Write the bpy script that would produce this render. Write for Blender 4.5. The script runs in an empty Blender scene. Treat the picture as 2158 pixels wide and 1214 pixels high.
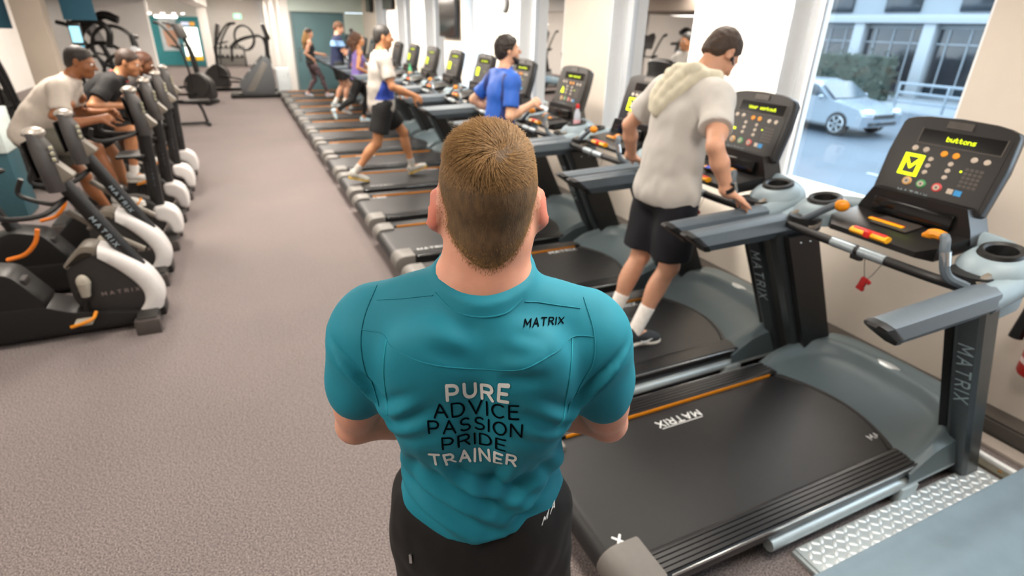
import bpy, bmesh, math, random
import numpy as np
from mathutils import Vector, Matrix, Euler, noise as mnoise
from mathutils.bvhtree import BVHTree

random.seed(7); np.random.seed(7)
C = bpy.context.scene.collection
SC = bpy.context.scene
PI = math.pi
R = math.radians

# ------------------------------------------------------------------ camera
CAM_H = 2.0
YAW = R(25.3)
def cam_axes(p=R(25.3), r=R(1.5), y=YAW):
    f = Vector((math.sin(y)*math.cos(p), math.cos(y)*math.cos(p), -math.sin(p)))
    rt = Vector((math.cos(y), -math.sin(y), 0)); up = rt.cross(f)
    return math.cos(r)*rt+math.sin(r)*up, -math.sin(r)*rt+math.cos(r)*up, f
_rt, _up, _fw = cam_axes()
cd = bpy.data.cameras.new('camera'); cam = bpy.data.objects.new('camera', cd); C.objects.link(cam)
M = Matrix.Identity(4)
for i in range(3):
    M[i][0] = _rt[i]; M[i][1] = _up[i]; M[i][2] = -_fw[i]
M[0][3], M[1][3], M[2][3] = 0, 0, CAM_H
cam.matrix_world = M
cd.sensor_width = 36; cd.lens = 1172/2158*36
cd.clip_start = 0.02; cd.clip_end = 300
cd.dof.use_dof = True; cd.dof.focus_distance = 0.98; cd.dof.aperture_fstop = 3.2
SC.camera = cam

# ------------------------------------------------------------------ world, light, exposure
w = bpy.data.worlds.new('overcast_sky'); SC.world = w; w.use_nodes = True
nt = w.node_tree; nt.nodes.clear()
out = nt.nodes.new('ShaderNodeOutputWorld'); bg = nt.nodes.new('ShaderNodeBackground')
tc = nt.nodes.new('ShaderNodeTexCoord'); ns = nt.nodes.new('ShaderNodeTexNoise'); ns.inputs['Scale'].default_value = 2.5
ns.inputs['Detail'].default_value = 4
rp = nt.nodes.new('ShaderNodeValToRGB')
rp.color_ramp.elements[0].position = .35; rp.color_ramp.elements[0].color = (.62, .80, 1.0, 1)
rp.color_ramp.elements[1].position = .65; rp.color_ramp.elements[1].color = (.86, .94, 1.0, 1)
nt.links.new(tc.outputs['Generated'], ns.inputs['Vector']); nt.links.new(ns.outputs['Fac'], rp.inputs['Fac'])
nt.links.new(rp.outputs['Color'], bg.inputs['Color']); bg.inputs['Strength'].default_value = 6.0
nt.links.new(bg.outputs[0], out.inputs[0])
SC.view_settings.view_transform = 'Standard'; SC.view_settings.look = 'None'
SC.view_settings.gamma = 1.0; SC.view_settings.use_curve_mapping = False
SC.view_settings.exposure = 0.25
SC.cycles.use_denoising = True
SC.cycles.max_bounces = 7; SC.cycles.diffuse_bounces = 4; SC.cycles.glossy_bounces = 3
SC.cycles.transmission_bounces = 6; SC.cycles.transparent_max_bounces = 8
SC.cycles.sample_clamp_indirect = 6.0
SC.cycles.caustics_reflective = False; SC.cycles.caustics_refractive = False
LAMP_W = 38.0          # watts of every ceiling panel
LAMP_COL = (1.0, .90, .79)

# ------------------------------------------------------------------ materials
def lin(c):
    c = c.lstrip('#'); v = [int(c[i:i+2], 16)/255 for i in (0, 2, 4)]
    return tuple(x/12.92 if x <= .04045 else ((x+.055)/1.055)**2.4 for x in v)
MATS = {}
def mat(name, col, rough=.5, metal=0, var=.08, scale=30, bump=0, bscale=200, spec=.5, sss=0, emit=None, estr=0, alpha=1, trans=0, coat=0, stretch=None, bdist=.002):
    if name in MATS: return MATS[name]
    m = bpy.data.materials.new(name); m.use_nodes = True; nt = m.node_tree
    b = nt.nodes['Principled BSDF']
    c = lin(col) if isinstance(col, str) else col
    tcn = nt.nodes.new('ShaderNodeTexCoord')
    vec = tcn.outputs['Object']
    if stretch:
        mp = nt.nodes.new('ShaderNodeMapping'); mp.inputs['Scale'].default_value = stretch
        nt.links.new(vec, mp.inputs['Vector']); vec = mp.outputs['Vector']
    n = nt.nodes.new('ShaderNodeTexNoise'); n.inputs['Scale'].default_value = scale; n.inputs['Detail'].default_value = 3
    nt.links.new(vec, n.inputs['Vector'])
    r = nt.nodes.new('ShaderNodeValToRGB'); e = r.color_ramp.elements
    e[0].position = .3; e[1].position = .7
    e[0].color = (*[max(0, x*(1-var)) for x in c], 1); e[1].color = (*[min(1, x*(1+var)) for x in c], 1)
    nt.links.new(n.outputs['Fac'], r.inputs['Fac']); nt.links.new(r.outputs['Color'], b.inputs['Base Color'])
    b.inputs['Roughness'].default_value = rough; b.inputs['Metallic'].default_value = metal
    b.inputs['Specular IOR Level'].default_value = spec
    if sss: b.inputs['Subsurface Weight'].default_value = sss; b.inputs['Subsurface Radius'].default_value = (1, .25, .12); b.inputs['Subsurface Scale'].default_value = .012
    if emit: b.inputs['Emission Color'].default_value = (*(lin(emit) if isinstance(emit, str) else emit), 1); b.inputs['Emission Strength'].default_value = estr
    if trans: b.inputs['Transmission Weight'].default_value = trans
    if alpha < 1: b.inputs['Alpha'].default_value = alpha
    if coat: b.inputs['Coat Weight'].default_value = coat; b.inputs['Coat Roughness'].default_value = .1
    if bump:
        n2 = nt.nodes.new('ShaderNodeTexNoise'); n2.inputs['Scale'].default_value = bscale; n2.inputs['Detail'].default_value = 2
        nt.links.new(vec, n2.inputs['Vector'])
        bp = nt.nodes.new('ShaderNodeBump'); bp.inputs['Strength'].default_value = bump; bp.inputs['Distance'].default_value = bdist
        nt.links.new(n2.outputs['Fac'], bp.inputs['Height']); nt.links.new(bp.outputs['Normal'], b.inputs['Normal'])
    MATS[name] = m
    return m

def carpet_mat():
    m = bpy.data.materials.new('speckled_carpet'); m.use_nodes = True; nt = m.node_tree; b = nt.nodes['Principled BSDF']
    t = nt.nodes.new('ShaderNodeTexCoord')
    n1 = nt.nodes.new('ShaderNodeTexNoise'); n1.inputs['Scale'].default_value = 150; n1.inputs['Detail'].default_value = 4; n1.inputs['Roughness'].default_value = .75
    n2 = nt.nodes.new('ShaderNodeTexNoise'); n2.inputs['Scale'].default_value = 1.1; n2.inputs['Detail'].default_value = 3
    r1 = nt.nodes.new('ShaderNodeValToRGB'); e = r1.color_ramp.elements
    e[0].position = .37; e[0].color = (*lin('#463f3e'), 1); e[1].position = .63; e[1].color = (*lin('#aaa19e'), 1)
    e2 = r1.color_ramp.elements.new(.5); e2.color = (*lin('#797170'), 1)
    mx = nt.nodes.new('ShaderNodeMix'); mx.data_type = 'RGBA'; mx.blend_type = 'MULTIPLY'; mx.inputs[0].default_value = 1
    r2 = nt.nodes.new('ShaderNodeValToRGB'); e = r2.color_ramp.elements
    e[0].position = .3; e[0].color = (.9, .9, .9, 1); e[1].position = .7; e[1].color = (1, .98, .97, 1)
    L = nt.links.new
    L(t.outputs['Object'], n1.inputs['Vector']); L(t.outputs['Object'], n2.inputs['Vector'])
    L(n1.outputs['Fac'], r1.inputs['Fac']); L(n2.outputs['Fac'], r2.inputs['Fac'])
    L(r1.outputs['Color'], mx.inputs[6]); L(r2.outputs['Color'], mx.inputs[7]); L(mx.outputs[2], b.inputs['Base Color'])
    bp = nt.nodes.new('ShaderNodeBump'); bp.inputs['Strength'].default_value = .5; bp.inputs['Distance'].default_value = .003
    L(n1.outputs['Fac'], bp.inputs['Height']); L(bp.outputs['Normal'], b.inputs['Normal'])
    b.inputs['Roughness'].default_value = .95; b.inputs['Specular IOR Level'].default_value = .1
    return m

def glass_mat():
    m = bpy.data.materials.new('window_glass'); m.use_nodes = True; nt = m.node_tree; nt.nodes.clear()
    o = nt.nodes.new('ShaderNodeOutputMaterial'); g = nt.nodes.new('ShaderNodeBsdfGlossy'); t = nt.nodes.new('ShaderNodeBsdfTransparent')
    mx = nt.nodes.new('ShaderNodeMixShader'); f = nt.nodes.new('ShaderNodeFresnel'); f.inputs['IOR'].default_value = 1.5
    g.inputs['Roughness'].default_value = .02
    n = nt.nodes.new('ShaderNodeTexNoise'); n.inputs['Scale'].default_value = 1.5
    r = nt.nodes.new('ShaderNodeValToRGB'); r.color_ramp.elements[0].color = (.86, .93, .95, 1); r.color_ramp.elements[1].color = (.92, .97, .98, 1)
    nt.links.new(n.outputs['Fac'], r.inputs['Fac']); nt.links.new(r.outputs['Color'], t.inputs['Color'])
    nt.links.new(f.outputs[0], mx.inputs[0]); nt.links.new(t.outputs[0], mx.inputs[1]); nt.links.new(g.outputs[0], mx.inputs[2])
    nt.links.new(mx.outputs[0], o.inputs[0])
    return m

# ------------------------------------------------------------------ mesh helpers
class MB:
    def __init__(s): s.v = []; s.f = []
    def add(s, vs, fs):
        o = len(s.v); s.v += [tuple(x) for x in vs]; s.f += [tuple(i+o for i in f) for f in fs]; return s
    def bm(s, b, mtx=None):
        b.verts.ensure_lookup_table(); b.verts.index_update()
        vs = [(mtx @ v.co if mtx else v.co.copy()) for v in b.verts]
        s.add(vs, [[v.index for v in f.verts] for f in b.faces]); b.free(); return s
    def box(s, c, d, bev=0, rot=None, seg=2):
        b = bmesh.new(); bmesh.ops.create_cube(b, size=1); bmesh.ops.scale(b, vec=d, verts=b.verts)
        if bev: bmesh.ops.bevel(b, geom=b.edges[:], offset=min(bev, min(d)*.49), segments=seg, affect='EDGES', profile=.6)
        mt = Matrix.Translation(c)
        if rot: mt = mt @ Euler(rot).to_matrix().to_4x4()
        return s.bm(b, mt)
    def prism(s, pts, a0, a1, axis='y', bev=0, seg=2):
        # pts: 2D outline; axis y -> (x,z), x -> (y,z), z -> (x,y)
        def P(p, a): return {'y': (p[0], a, p[1]), 'x': (a, p[0], p[1]), 'z': (p[0], p[1], a)}[axis]
        b = bmesh.new()
        lo = [b.verts.new(P(p, a0)) for p in pts]; hi = [b.verts.new(P(p, a1)) for p in pts]
        n = len(pts)
        b.faces.new(lo); b.faces.new(hi[::-1])
        for i in range(n): b.faces.new((lo[i], hi[i], hi[(i+1) % n], lo[(i+1) % n]))
        bmesh.ops.recalc_face_normals(b, faces=b.faces[:])
        if bev:
            ed = [e for e in b.edges if all(len(f.verts) == n for f in e.link_faces[:1]) or any(len(f.verts) == n and n > 4 for f in e.link_faces)] if n > 4 else b.edges[:]
            bmesh.ops.bevel(b, geom=ed, offset=bev, segments=seg, affect='EDGES', profile=.6)
        return s.bm(b)
    def tube(s, path, r, n=10, caps=True, sx=1, sy=1):
        P = [Vector(p) for p in path]; m = len(P)
        rr = r if isinstance(r, (list, tuple)) else [r]*m
        vs, fs = [], []; up = None
        for i, p in enumerate(P):
            t = (P[min(i+1, m-1)]-P[max(i-1, 0)]).normalized()
            if up is None: up = Vector((0, 0, 1)) if abs(t.z) < .9 else Vector((1, 0, 0))
            a = t.cross(up).normalized(); up = a.cross(t).normalized()
            for k in range(n):
                an = 2*PI*k/n; vs.append(p+a*math.cos(an)*rr[i]*sx+up*math.sin(an)*rr[i]*sy)
        for i in range(m-1):
            for k in range(n):
                k2 = (k+1) % n; fs.append((i*n+k, i*n+k2, (i+1)*n+k2, (i+1)*n+k))
        if caps: fs += [tuple(range(n))[::-1], tuple((m-1)*n+k for k in range(n))]
        return s.add(vs, fs)
    def lathe(s, prof, c=(0, 0, 0), n=24, axis='z', cap=True):
        vs, fs = [], []
        for r, z in prof:
            for k in range(n):
                a = 2*PI*k/n; p = (r*math.cos(a), r*math.sin(a), z)
                if axis == 'x': p = (z, p[0], p[1])
                if axis == 'y': p = (p[0], z, p[1])
                vs.append((p[0]+c[0], p[1]+c[1], p[2]+c[2]))
        for i in range(len(prof)-1):
            for k in range(n):
                k2 = (k+1) % n; fs.append((i*n+k, i*n+k2, (i+1)*n+k2, (i+1)*n+k))
        if cap: fs += [tuple(range(n))[::-1], tuple((len(prof)-1)*n+k for k in range(n))]
        return s.add(vs, fs)
    def ell(s, c, r, n=16, m=10, rot=None):
        b = bmesh.new(); bmesh.ops.create_uvsphere(b, u_segments=n, v_segments=m, radius=1)
        mt = Matrix.Translation(c)
        if rot: mt = mt @ Euler(rot).to_matrix().to_4x4()
        mt = mt @ Matrix.Diagonal((*r, 1))
        return s.bm(b, mt)
    def torus(s, c, Rr, r, n=24, m=8, rot=None, arc=(0, 2*PI), sc=(1, 1, 1)):
        full = abs(arc[1]-arc[0]-2*PI) < 1e-4
        cnt = n if full else n+1
        pts = [Vector((Rr*math.cos(arc[0]+(arc[1]-arc[0])*i/n)*sc[0], Rr*math.sin(arc[0]+(arc[1]-arc[0])*i/n)*sc[1], 0)) for i in range(cnt)]
        mt = Matrix.Translation(c) @ (Euler(rot).to_matrix().to_4x4() if rot else Matrix.Identity(4))
        vs, fs = [], []
        for i, p in enumerate(pts):
            d = p.normalized()
            for k in range(m):
                a = 2*PI*k/m; vs.append(mt @ (p+d*math.cos(a)*r+Vector((0, 0, math.sin(a)*r))))
        for i in range(n if full else n):
            j = (i+1) % cnt
            for k in range(m):
                k2 = (k+1) % m; fs.append((i*m+k, j*m+k, j*m+k2, i*m+k2))
        return s.add(vs, fs)
    def grid(s, fn, nu, nv, closed=False):
        vs = [fn(i/nu, j/nv) for j in range(nv+1) for i in range(nu+1)]
        fs = [(j*(nu+1)+i, j*(nu+1)+i+1, (j+1)*(nu+1)+i+1, (j+1)*(nu+1)+i) for j in range(nv) for i in range(nu)]
        return s.add(vs, fs)
    def mesh(s, name, m, smooth=40):
        me = bpy.data.meshes.new(name); me.from_pydata(s.v, [], s.f)
        b = bmesh.new(); b.from_mesh(me); bmesh.ops.recalc_face_normals(b, faces=b.faces[:]); b.to_mesh(me); b.free()
        if m: me.materials.append(m)
        if smooth:
            me.polygons.foreach_set('use_smooth', [True]*len(me.polygons)); me.set_sharp_from_angle(angle=R(smooth))
        me.update(); return me
    def build(s, name, m, parent=None, smooth=40, **kw):
        return link(name, s.mesh(name, m, smooth), parent, **kw)

def link(name, me, parent=None, label=None, kind=None, cat=None, group=None):
    o = bpy.data.objects.new(name, me); C.objects.link(o)
    if parent: o.parent = parent
    if label: o['label'] = label
    if kind: o['kind'] = kind
    if cat: o['category'] = cat
    if group: o['group'] = group
    return o
def thing(name, label, cat, loc=(0, 0, 0), rz=0, group=None):
    o = bpy.data.objects.new(name, None); C.objects.link(o); o.location = loc; o.rotation_euler = (0, 0, rz)
    o.empty_display_size = .1
    o['label'] = label; o['category'] = cat
    if group: o['group'] = group
    return o
def copy_tree(o, parent=None, skip=()):
    c = o.copy(); C.objects.link(c)
    if parent: c.parent = parent
    for ch in list(o.children):
        if ch.name.split('.')[0] not in skip: copy_tree(ch, c, skip)
    return c

# ------------------------------------------------------------------ lettering (strokes and dots)
def arc(cx, cy, rx, ry, a0, a1, n=7):
    return [(cx+rx*math.cos(R(a0+(a1-a0)*i/n)), cy+ry*math.sin(R(a0+(a1-a0)*i/n))) for i in range(n+1)]
FONT = {
 'M': (1.0, [[(0, 0), (0.02, 1), (.5, .3), (.98, 1), (1, 0)]]),
 'A': (.9, [[(0, 0), (.45, 1), (.9, 0)], [(.18, .36), (.72, .36)]]),
 'T': (.86, [[(0, 1), (.86, 1)], [(.43, 1), (.43, 0)]]),
 'R': (.78, [[(0, 0), (0, 1)]+[(.45, 1)]+arc(.48, .74, .27, .26, 90, -90)+[(0, .48)], [(.4, .48), (.78, 0)]]),
 'I': (.0, [[(0, 0), (0, 1)]]),
 'X': (.86, [[(0, 0), (.86, 1)], [(0, 1), (.86, 0)]]),
 'P': (.74, [[(0, 0), (0, 1)]+[(.42, 1)]+arc(.45, .72, .29, .28, 90, -90)+[(0, .44)]]),
 'U': (.8, [[(0, 1), (0, .38)]+arc(.4, .38, .4, .38, 180, 360)+[(.8, 1)]]),
 'E': (.66, [[(.66, 1), (0, 1), (0, 0), (.66, 0)], [(0, .52), (.56, .52)]]),
 'D': (.84, [[(0, 0), (0, 1)]+[(.34, 1)]+arc(.36, .5, .48, .5, 90, -90)+[(0, 0)]]),
 'V': (.9, [[(0, 1), (.45, 0), (.9, 1)]]),
 'C': (.84, [arc(.48, .5, .48, .5, 50, 310, 12)]),
 'S': (.72, [arc(.37, .745, .33, .255, 40, 270, 8)+arc(.36, .25, .36, .25, 90, -150, 8)[1:]]),
 'O': (.96, [arc(.48, .5, .48, .5, 0, 360, 16)]),
 'N': (.84, [[(0, 0), (0, 1), (.84, 0), (.84, 1)]]),
}
def text_polys(txt, h, wt, gap=.22, centre=True, jit=0, sub=None, rnd=None):
    """flat stroke lettering: list of 2D triangles/quads; x to the right, y up, baseline 0"""
    polys = []; x = 0; segs = []
    for ch in txt:
        if ch == ' ': x += .5*h; continue
        wd, st = FONT[ch]
        ang, dy = ((rnd.uniform(-jit, jit), rnd.uniform(-.07, .07)*(jit > 0)) if rnd else (0, 0))
        for s in st:
            q = []
            for (a, b) in s:
                a2, b2 = a-wd/2, b-.5
                q.append((x+(wd/2+a2*math.cos(ang)-b2*math.sin(ang))*h, (.5+dy+a2*math.sin(ang)+b2*math.cos(ang))*h))
            segs.append(q)
        x += (wd+gap+wt/h)*h
    tot = x-(gap+wt/h)*h
    ox = -tot/2 if centre else 0
    for q in segs:
        if sub:
            q2 = [q[0]]
            for a, b in zip(q, q[1:]):
                n = max(1, int(math.dist(a, b)/sub))
                q2 += [(a[0]+(b[0]-a[0])*i/n, a[1]+(b[1]-a[1])*i/n) for i in range(1, n+1)]
            q = q2
        for a, b in zip(q, q[1:]):
            d = math.dist(a, b)
            if d < 1e-7: continue
            nx, ny = -(b[1]-a[1])/d*wt/2, (b[0]-a[0])/d*wt/2
            polys.append([(a[0]+nx+ox, a[1]+ny), (a[0]-nx+ox, a[1]-ny), (b[0]-nx+ox, b[1]-ny), (b[0]+nx+ox, b[1]+ny)])
        for a in q:
            polys.append([(a[0]+ox+wt/2*math.cos(k*PI/4), a[1]+wt/2*math.sin(k*PI/4)) for k in range(8)])
    return polys, tot
def text_mb(txt, h, wt, org, ux, uy, mb=None, th=.0008, **kw):
    """strokes laid on the plane through org spanned by ux (reading direction) and uy (up)"""
    mb = mb or MB(); ux = Vector(ux).normalized(); uy = Vector(uy).normalized(); n = ux.cross(uy); org = Vector(org)
    polys, tot = text_polys(txt, h, wt, **kw)
    for i, p in enumerate(polys):
        k = len(p); off = n*(th+.00002*(i % 7))
        mb.add([org+ux*a+uy*b+off for a, b in p], [tuple(range(k))])
    return mb
DOTS = {'b': ['10000', '10000', '11110', '10001', '10001', '10001', '11110'], 'u': ['00000', '00000', '10001', '10001', '10001', '10011', '01101'],
 't': ['01000', '01000', '11110', '01000', '01000', '01001', '00110'], 'o': ['00000', '00000', '01110', '10001', '10001', '10001', '01110'],
 'n': ['00000', '00000', '11110', '10001', '10001', '10001', '10001'], 's': ['00000', '00000', '01111', '10000', '01110', '00001', '11110'],
 'y': ['00000', '10001', '10001', '10001', '01111', '00001', '01110'], 'r': ['00000', '00000', '10110', '11001', '10000', '10000', '10000'],
 'w': ['00000', '00000', '10001', '10101', '10101', '10101', '01010'], 'k': ['10000', '10000', '10010', '10100', '11000', '10100', '10010'], ' ': ['00000']*7}
def dots_mb(txt, pitch, org, ux, uy):
    mb = MB(); ux = Vector(ux).normalized(); uy = Vector(uy).normalized(); n = ux.cross(uy); org = Vector(org)
    W = (len(txt)*6-1)*pitch
    for i, ch in enumerate(txt):
        for r_, row in enumerate(DOTS[ch]):
            for c_, b in enumerate(row):
                if b == '1':
                    p = org+ux*((i*6+c_)*pitch-W/2)+uy*((6-r_)*pitch-3*pitch)+n*.001
                    d = pitch*.56
                    mb.add([p-ux*d-uy*d, p+ux*d-uy*d, p+ux*d+uy*d, p-ux*d+uy*d], [(0, 1, 2, 3)])
    return mb

# ------------------------------------------------------------------ bodies: smooth-union distance fields meshed with surface nets
def V3(*a): return np.array(a, float)
def nrm(v): v = np.asarray(v, float); return v/max(1e-9, np.linalg.norm(v))
def cap(a, b, ra, rb, k=.03, planes=(), sub=False): return dict(t='c', a=np.asarray(a, float), b=np.asarray(b, float), ra=ra, rb=rb, k=k, planes=planes, sub=sub)
def ell(c, r, Rm=None, k=.03, planes=(), sub=False): return dict(t='e', c=np.asarray(c, float), r=np.asarray(r, float), R=np.eye(3) if Rm is None else Rm, k=k, planes=planes, sub=sub)
def field(prims, lo, hi, h, cuts=()):
    lo = np.asarray(lo, float); n = np.maximum(4, np.ceil((np.asarray(hi)-lo)/h).astype(int)+1)
    F = np.full(n, .2, np.float32)
    ax = [lo[i]+h*np.arange(n[i]) for i in range(3)]
    for p in prims:
        if p['t'] == 'c':
            bl = np.minimum(p['a']-p['ra'], p['b']-p['rb']); bh = np.maximum(p['a']+p['ra'], p['b']+p['rb'])
        else:
            e = np.abs(p['R']) @ p['r']; bl, bh = p['c']-e, p['c']+e
        pad = p['k']+2.5*h
        i0 = np.clip(np.floor((bl-pad-lo)/h).astype(int), 0, n); i1 = np.clip(np.ceil((bh+pad-lo)/h).astype(int)+1, 0, n)
        if np.any(i1 <= i0): continue
        sl = tuple(slice(a, b) for a, b in zip(i0, i1))
        X = ax[0][sl[0]][:, None, None]; Y = ax[1][sl[1]][None, :, None]; Z = ax[2][sl[2]][None, None, :]
        if p['t'] == 'c':
            ab = p['b']-p['a']; L2 = max(1e-9, ab @ ab); a = p['a']
            t = np.clip(((X-a[0])*ab[0]+(Y-a[1])*ab[1]+(Z-a[2])*ab[2])/L2, 0, 1)
            d = np.sqrt((X-a[0]-t*ab[0])**2+(Y-a[1]-t*ab[1])**2+(Z-a[2]-t*ab[2])**2)-(p['ra']+(p['rb']-p['ra'])*t)
        else:
            c = p['c']; Rm = p['R']; r = p['r']
            q = [((X-c[0])*Rm[0, i]+(Y-c[1])*Rm[1, i]+(Z-c[2])*Rm[2, i]) for i in range(3)]
            k0 = np.sqrt(sum((q[i]/r[i])**2 for i in range(3))); k1 = np.sqrt(sum((q[i]/r[i]**2)**2 for i in range(3)))
            d = k0*(k0-1)/np.maximum(k1, 1e-6)
        for pt, nn in p['planes']:
            d = np.maximum(d, (X-pt[0])*nn[0]+(Y-pt[1])*nn[1]+(Z-pt[2])*nn[2])
        f = F[sl]; k = p['k']
        if p['sub']:
            d = -d; hh = np.clip(.5-.5*(d-f)/k, 0, 1); F[sl] = d*(1-hh)+f*hh+k*hh*(1-hh)
        else:
            hh = np.clip(.5+.5*(d-f)/k, 0, 1); F[sl] = d*(1-hh)+f*hh-k*hh*(1-hh)
    for pt, nn in cuts:
        F = np.maximum(F, (ax[0][:, None, None]-pt[0])*nn[0]+(ax[1][None, :, None]-pt[1])*nn[1]+(ax[2][None, None, :]-pt[2])*nn[2])
    return F.astype(np.float32), lo
def surfnet(F, org, h):
    F = F.copy()
    F[0] = np.maximum(F[0], .01); F[-1] = np.maximum(F[-1], .01); F[:, 0] = np.maximum(F[:, 0], .01); F[:, -1] = np.maximum(F[:, -1], .01)
    F[:, :, 0] = np.maximum(F[:, :, 0], .01); F[:, :, -1] = np.maximum(F[:, :, -1], .01)
    S = (F < 0).astype(np.int8); nx, ny, nz = F.shape
    cs = sum(S[a:nx-1+a, b:ny-1+b, c:nz-1+c] for a in (0, 1) for b in (0, 1) for c in (0, 1))
    act = (cs > 0) & (cs < 8); I, J, K = np.nonzero(act)
    idx = np.full(act.shape, -1, np.int64); idx[I, J, K] = np.arange(len(I))
    acc = np.zeros((len(I), 3)); cnt = np.zeros(len(I))
    cor = [(a, b, c) for a in (0, 1) for b in (0, 1) for c in (0, 1)]
    for a in cor:
        for ax in range(3):
            if a[ax]: continue
            b = list(a); b[ax] = 1
            fa = F[I+a[0], J+a[1], K+a[2]].astype(float); fb = F[I+b[0], J+b[1], K+b[2]].astype(float)
            m = (fa < 0) != (fb < 0); t = np.where(m, fa/np.where(m, fa-fb, 1), 0)
            for d in range(3): acc[:, d] += np.where(m, a[d]+(t if d == ax else 0), 0)
            cnt += m
    V = (np.stack([I, J, K], 1)+acc/cnt[:, None])*h+org
    quads = []
    for ax in range(3):
        o = [(1, 2), (2, 0), (0, 1)][ax]
        A = [slice(None)]*3; A[ax] = slice(0, -1); B = [slice(None)]*3; B[ax] = slice(1, None)
        s0, s1 = S[tuple(A)], S[tuple(B)]
        e = np.argwhere(s0 != s1)
        e = e[(e[:, o[0]] > 0) & (e[:, o[1]] > 0) & (e[:, o[0]] < F.shape[o[0]]-1) & (e[:, o[1]] < F.shape[o[1]]-1)]
        sg = s0[e[:, 0], e[:, 1], e[:, 2]] == 1
        def at(du, dv):
            q = e.copy(); q[:, o[0]] += du; q[:, o[1]] += dv; return idx[q[:, 0], q[:, 1], q[:, 2]]
        q = np.stack([at(-1, -1), at(0, -1), at(0, 0), at(-1, 0)], 1)
        q[~sg] = q[~sg][:, ::-1]; quads.append(q)
    return V, np.concatenate(quads)
def np_mesh(name, V, Q, m, smooth=True):
    me = bpy.data.meshes.new(name); k = Q.shape[1]
    me.vertices.add(len(V)); me.vertices.foreach_set('co', V.astype(np.float32).ravel())
    me.loops.add(Q.size); me.loops.foreach_set('vertex_index', Q.astype(np.int32).ravel())
    me.polygons.add(len(Q)); me.polygons.foreach_set('loop_start', np.arange(0, Q.size, k, dtype=np.int32))
    me.polygons.foreach_set('use_smooth', np.ones(len(Q), bool))
    me.update(calc_edges=True); me.validate()
    if m: me.materials.append(m)
    return me
def normals(V, Q):
    n = np.cross(V[Q[:, 2]]-V[Q[:, 0]], V[Q[:, 3]]-V[Q[:, 1]]); N = np.zeros_like(V)
    for i in range(4): np.add.at(N, Q[:, i], n)
    return N/np.maximum(1e-12, np.linalg.norm(N, axis=1))[:, None]
def relax(V, Q, it=1, w=.5):
    for _ in range(it):
        A = np.zeros_like(V); c = np.zeros(len(V))
        for i in range(4):
            for j in (1, 3):
                np.add.at(A, Q[:, i], V[Q[:, (i+j) % 4]]); np.add.at(c, Q[:, i], 1)
        V = V*(1-w)+w*A/np.maximum(c, 1)[:, None]
    return V
def soft(prims, h, cuts=(), lo=None, hi=None, it=1):
    bl = np.full(3, 9.); bh = np.full(3, -9.)
    for p in prims:
        if p['sub']: continue
        if p['t'] == 'c': a, b = np.minimum(p['a']-p['ra'], p['b']-p['rb']), np.maximum(p['a']+p['ra'], p['b']+p['rb'])
        else: e = np.abs(p['R']) @ p['r']; a, b = p['c']-e, p['c']+e
        bl = np.minimum(bl, a); bh = np.maximum(bh, b)
    bl -= .03+2*h; bh += .03+2*h
    if lo is not None: bl = np.maximum(bl, lo)
    if hi is not None: bh = np.minimum(bh, hi)
    F, o = field(prims, bl, bh, h, cuts); V, Q = surfnet(F, o, h)
    return relax(V, Q, it), Q
def vnoise(V, sc, off=0.0):
    sc = np.asarray(sc, float)
    return np.array([mnoise.noise(Vector(p)) for p in (V*sc+off)])
def loft(mb, rings, caps=True):
    n = len(rings[0]); o = []
    for r_ in rings: o += [tuple(p) for p in r_]
    fs = [(i*n+k, i*n+(k+1) % n, (i+1)*n+(k+1) % n, (i+1)*n+k) for i in range(len(rings)-1) for k in range(n)]
    if caps: fs += [tuple(range(n))[::-1], tuple((len(rings)-1)*n+k for k in range(n))]
    return mb.add(o, fs)
def bez(pts, n=8):
    """Catmull-Rom through pts"""
    P = [Vector(p) for p in pts]; P = [P[0]*2-P[1]]+P+[P[-1]*2-P[-2]]; o = []
    for i in range(1, len(P)-2):
        for k in range(n):
            t = k/n; a, b, c, d = P[i-1], P[i], P[i+1], P[i+2]
            o.append(.5*((2*b)+(c-a)*t+(2*a-5*b+4*c-d)*t*t+(3*b-a-3*c+d)*t**3))
    return o+[P[-2]]

# ================================================================== the setting
m_carpet = carpet_mat()
m_wall = mat('wall_paint', '#ddd3c7', .85, var=.02, scale=6, bump=.05, bscale=60)
m_white = mat('white_paint', '#f1eeea', .8, var=.015, scale=4)
m_frame = mat('window_frame_white', '#e4e9ee', .5, var=.02)
m_ceil = mat('ceiling_paint', '#d9d2c9', .9, var=.03, scale=3)
m_soffit = mat('soffit_paint', '#a89b90', .9, var=.03, scale=3)
m_pale = mat('pale_green_wall', '#c9d8d2', .85, var=.02, scale=4)
m_teal = mat('teal_panel', '#5d7f86', .6, var=.06, scale=2)
m_tealwall = mat('teal_wall', '#3f9aa3', .7, var=.06, scale=2)
m_trunk = mat('dark_trunking', '#4b4642', .5, var=.05)
m_strip = mat('pale_floor_strip', '#a79d94', .5, var=.05)
m_glass = glass_mat()

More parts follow.
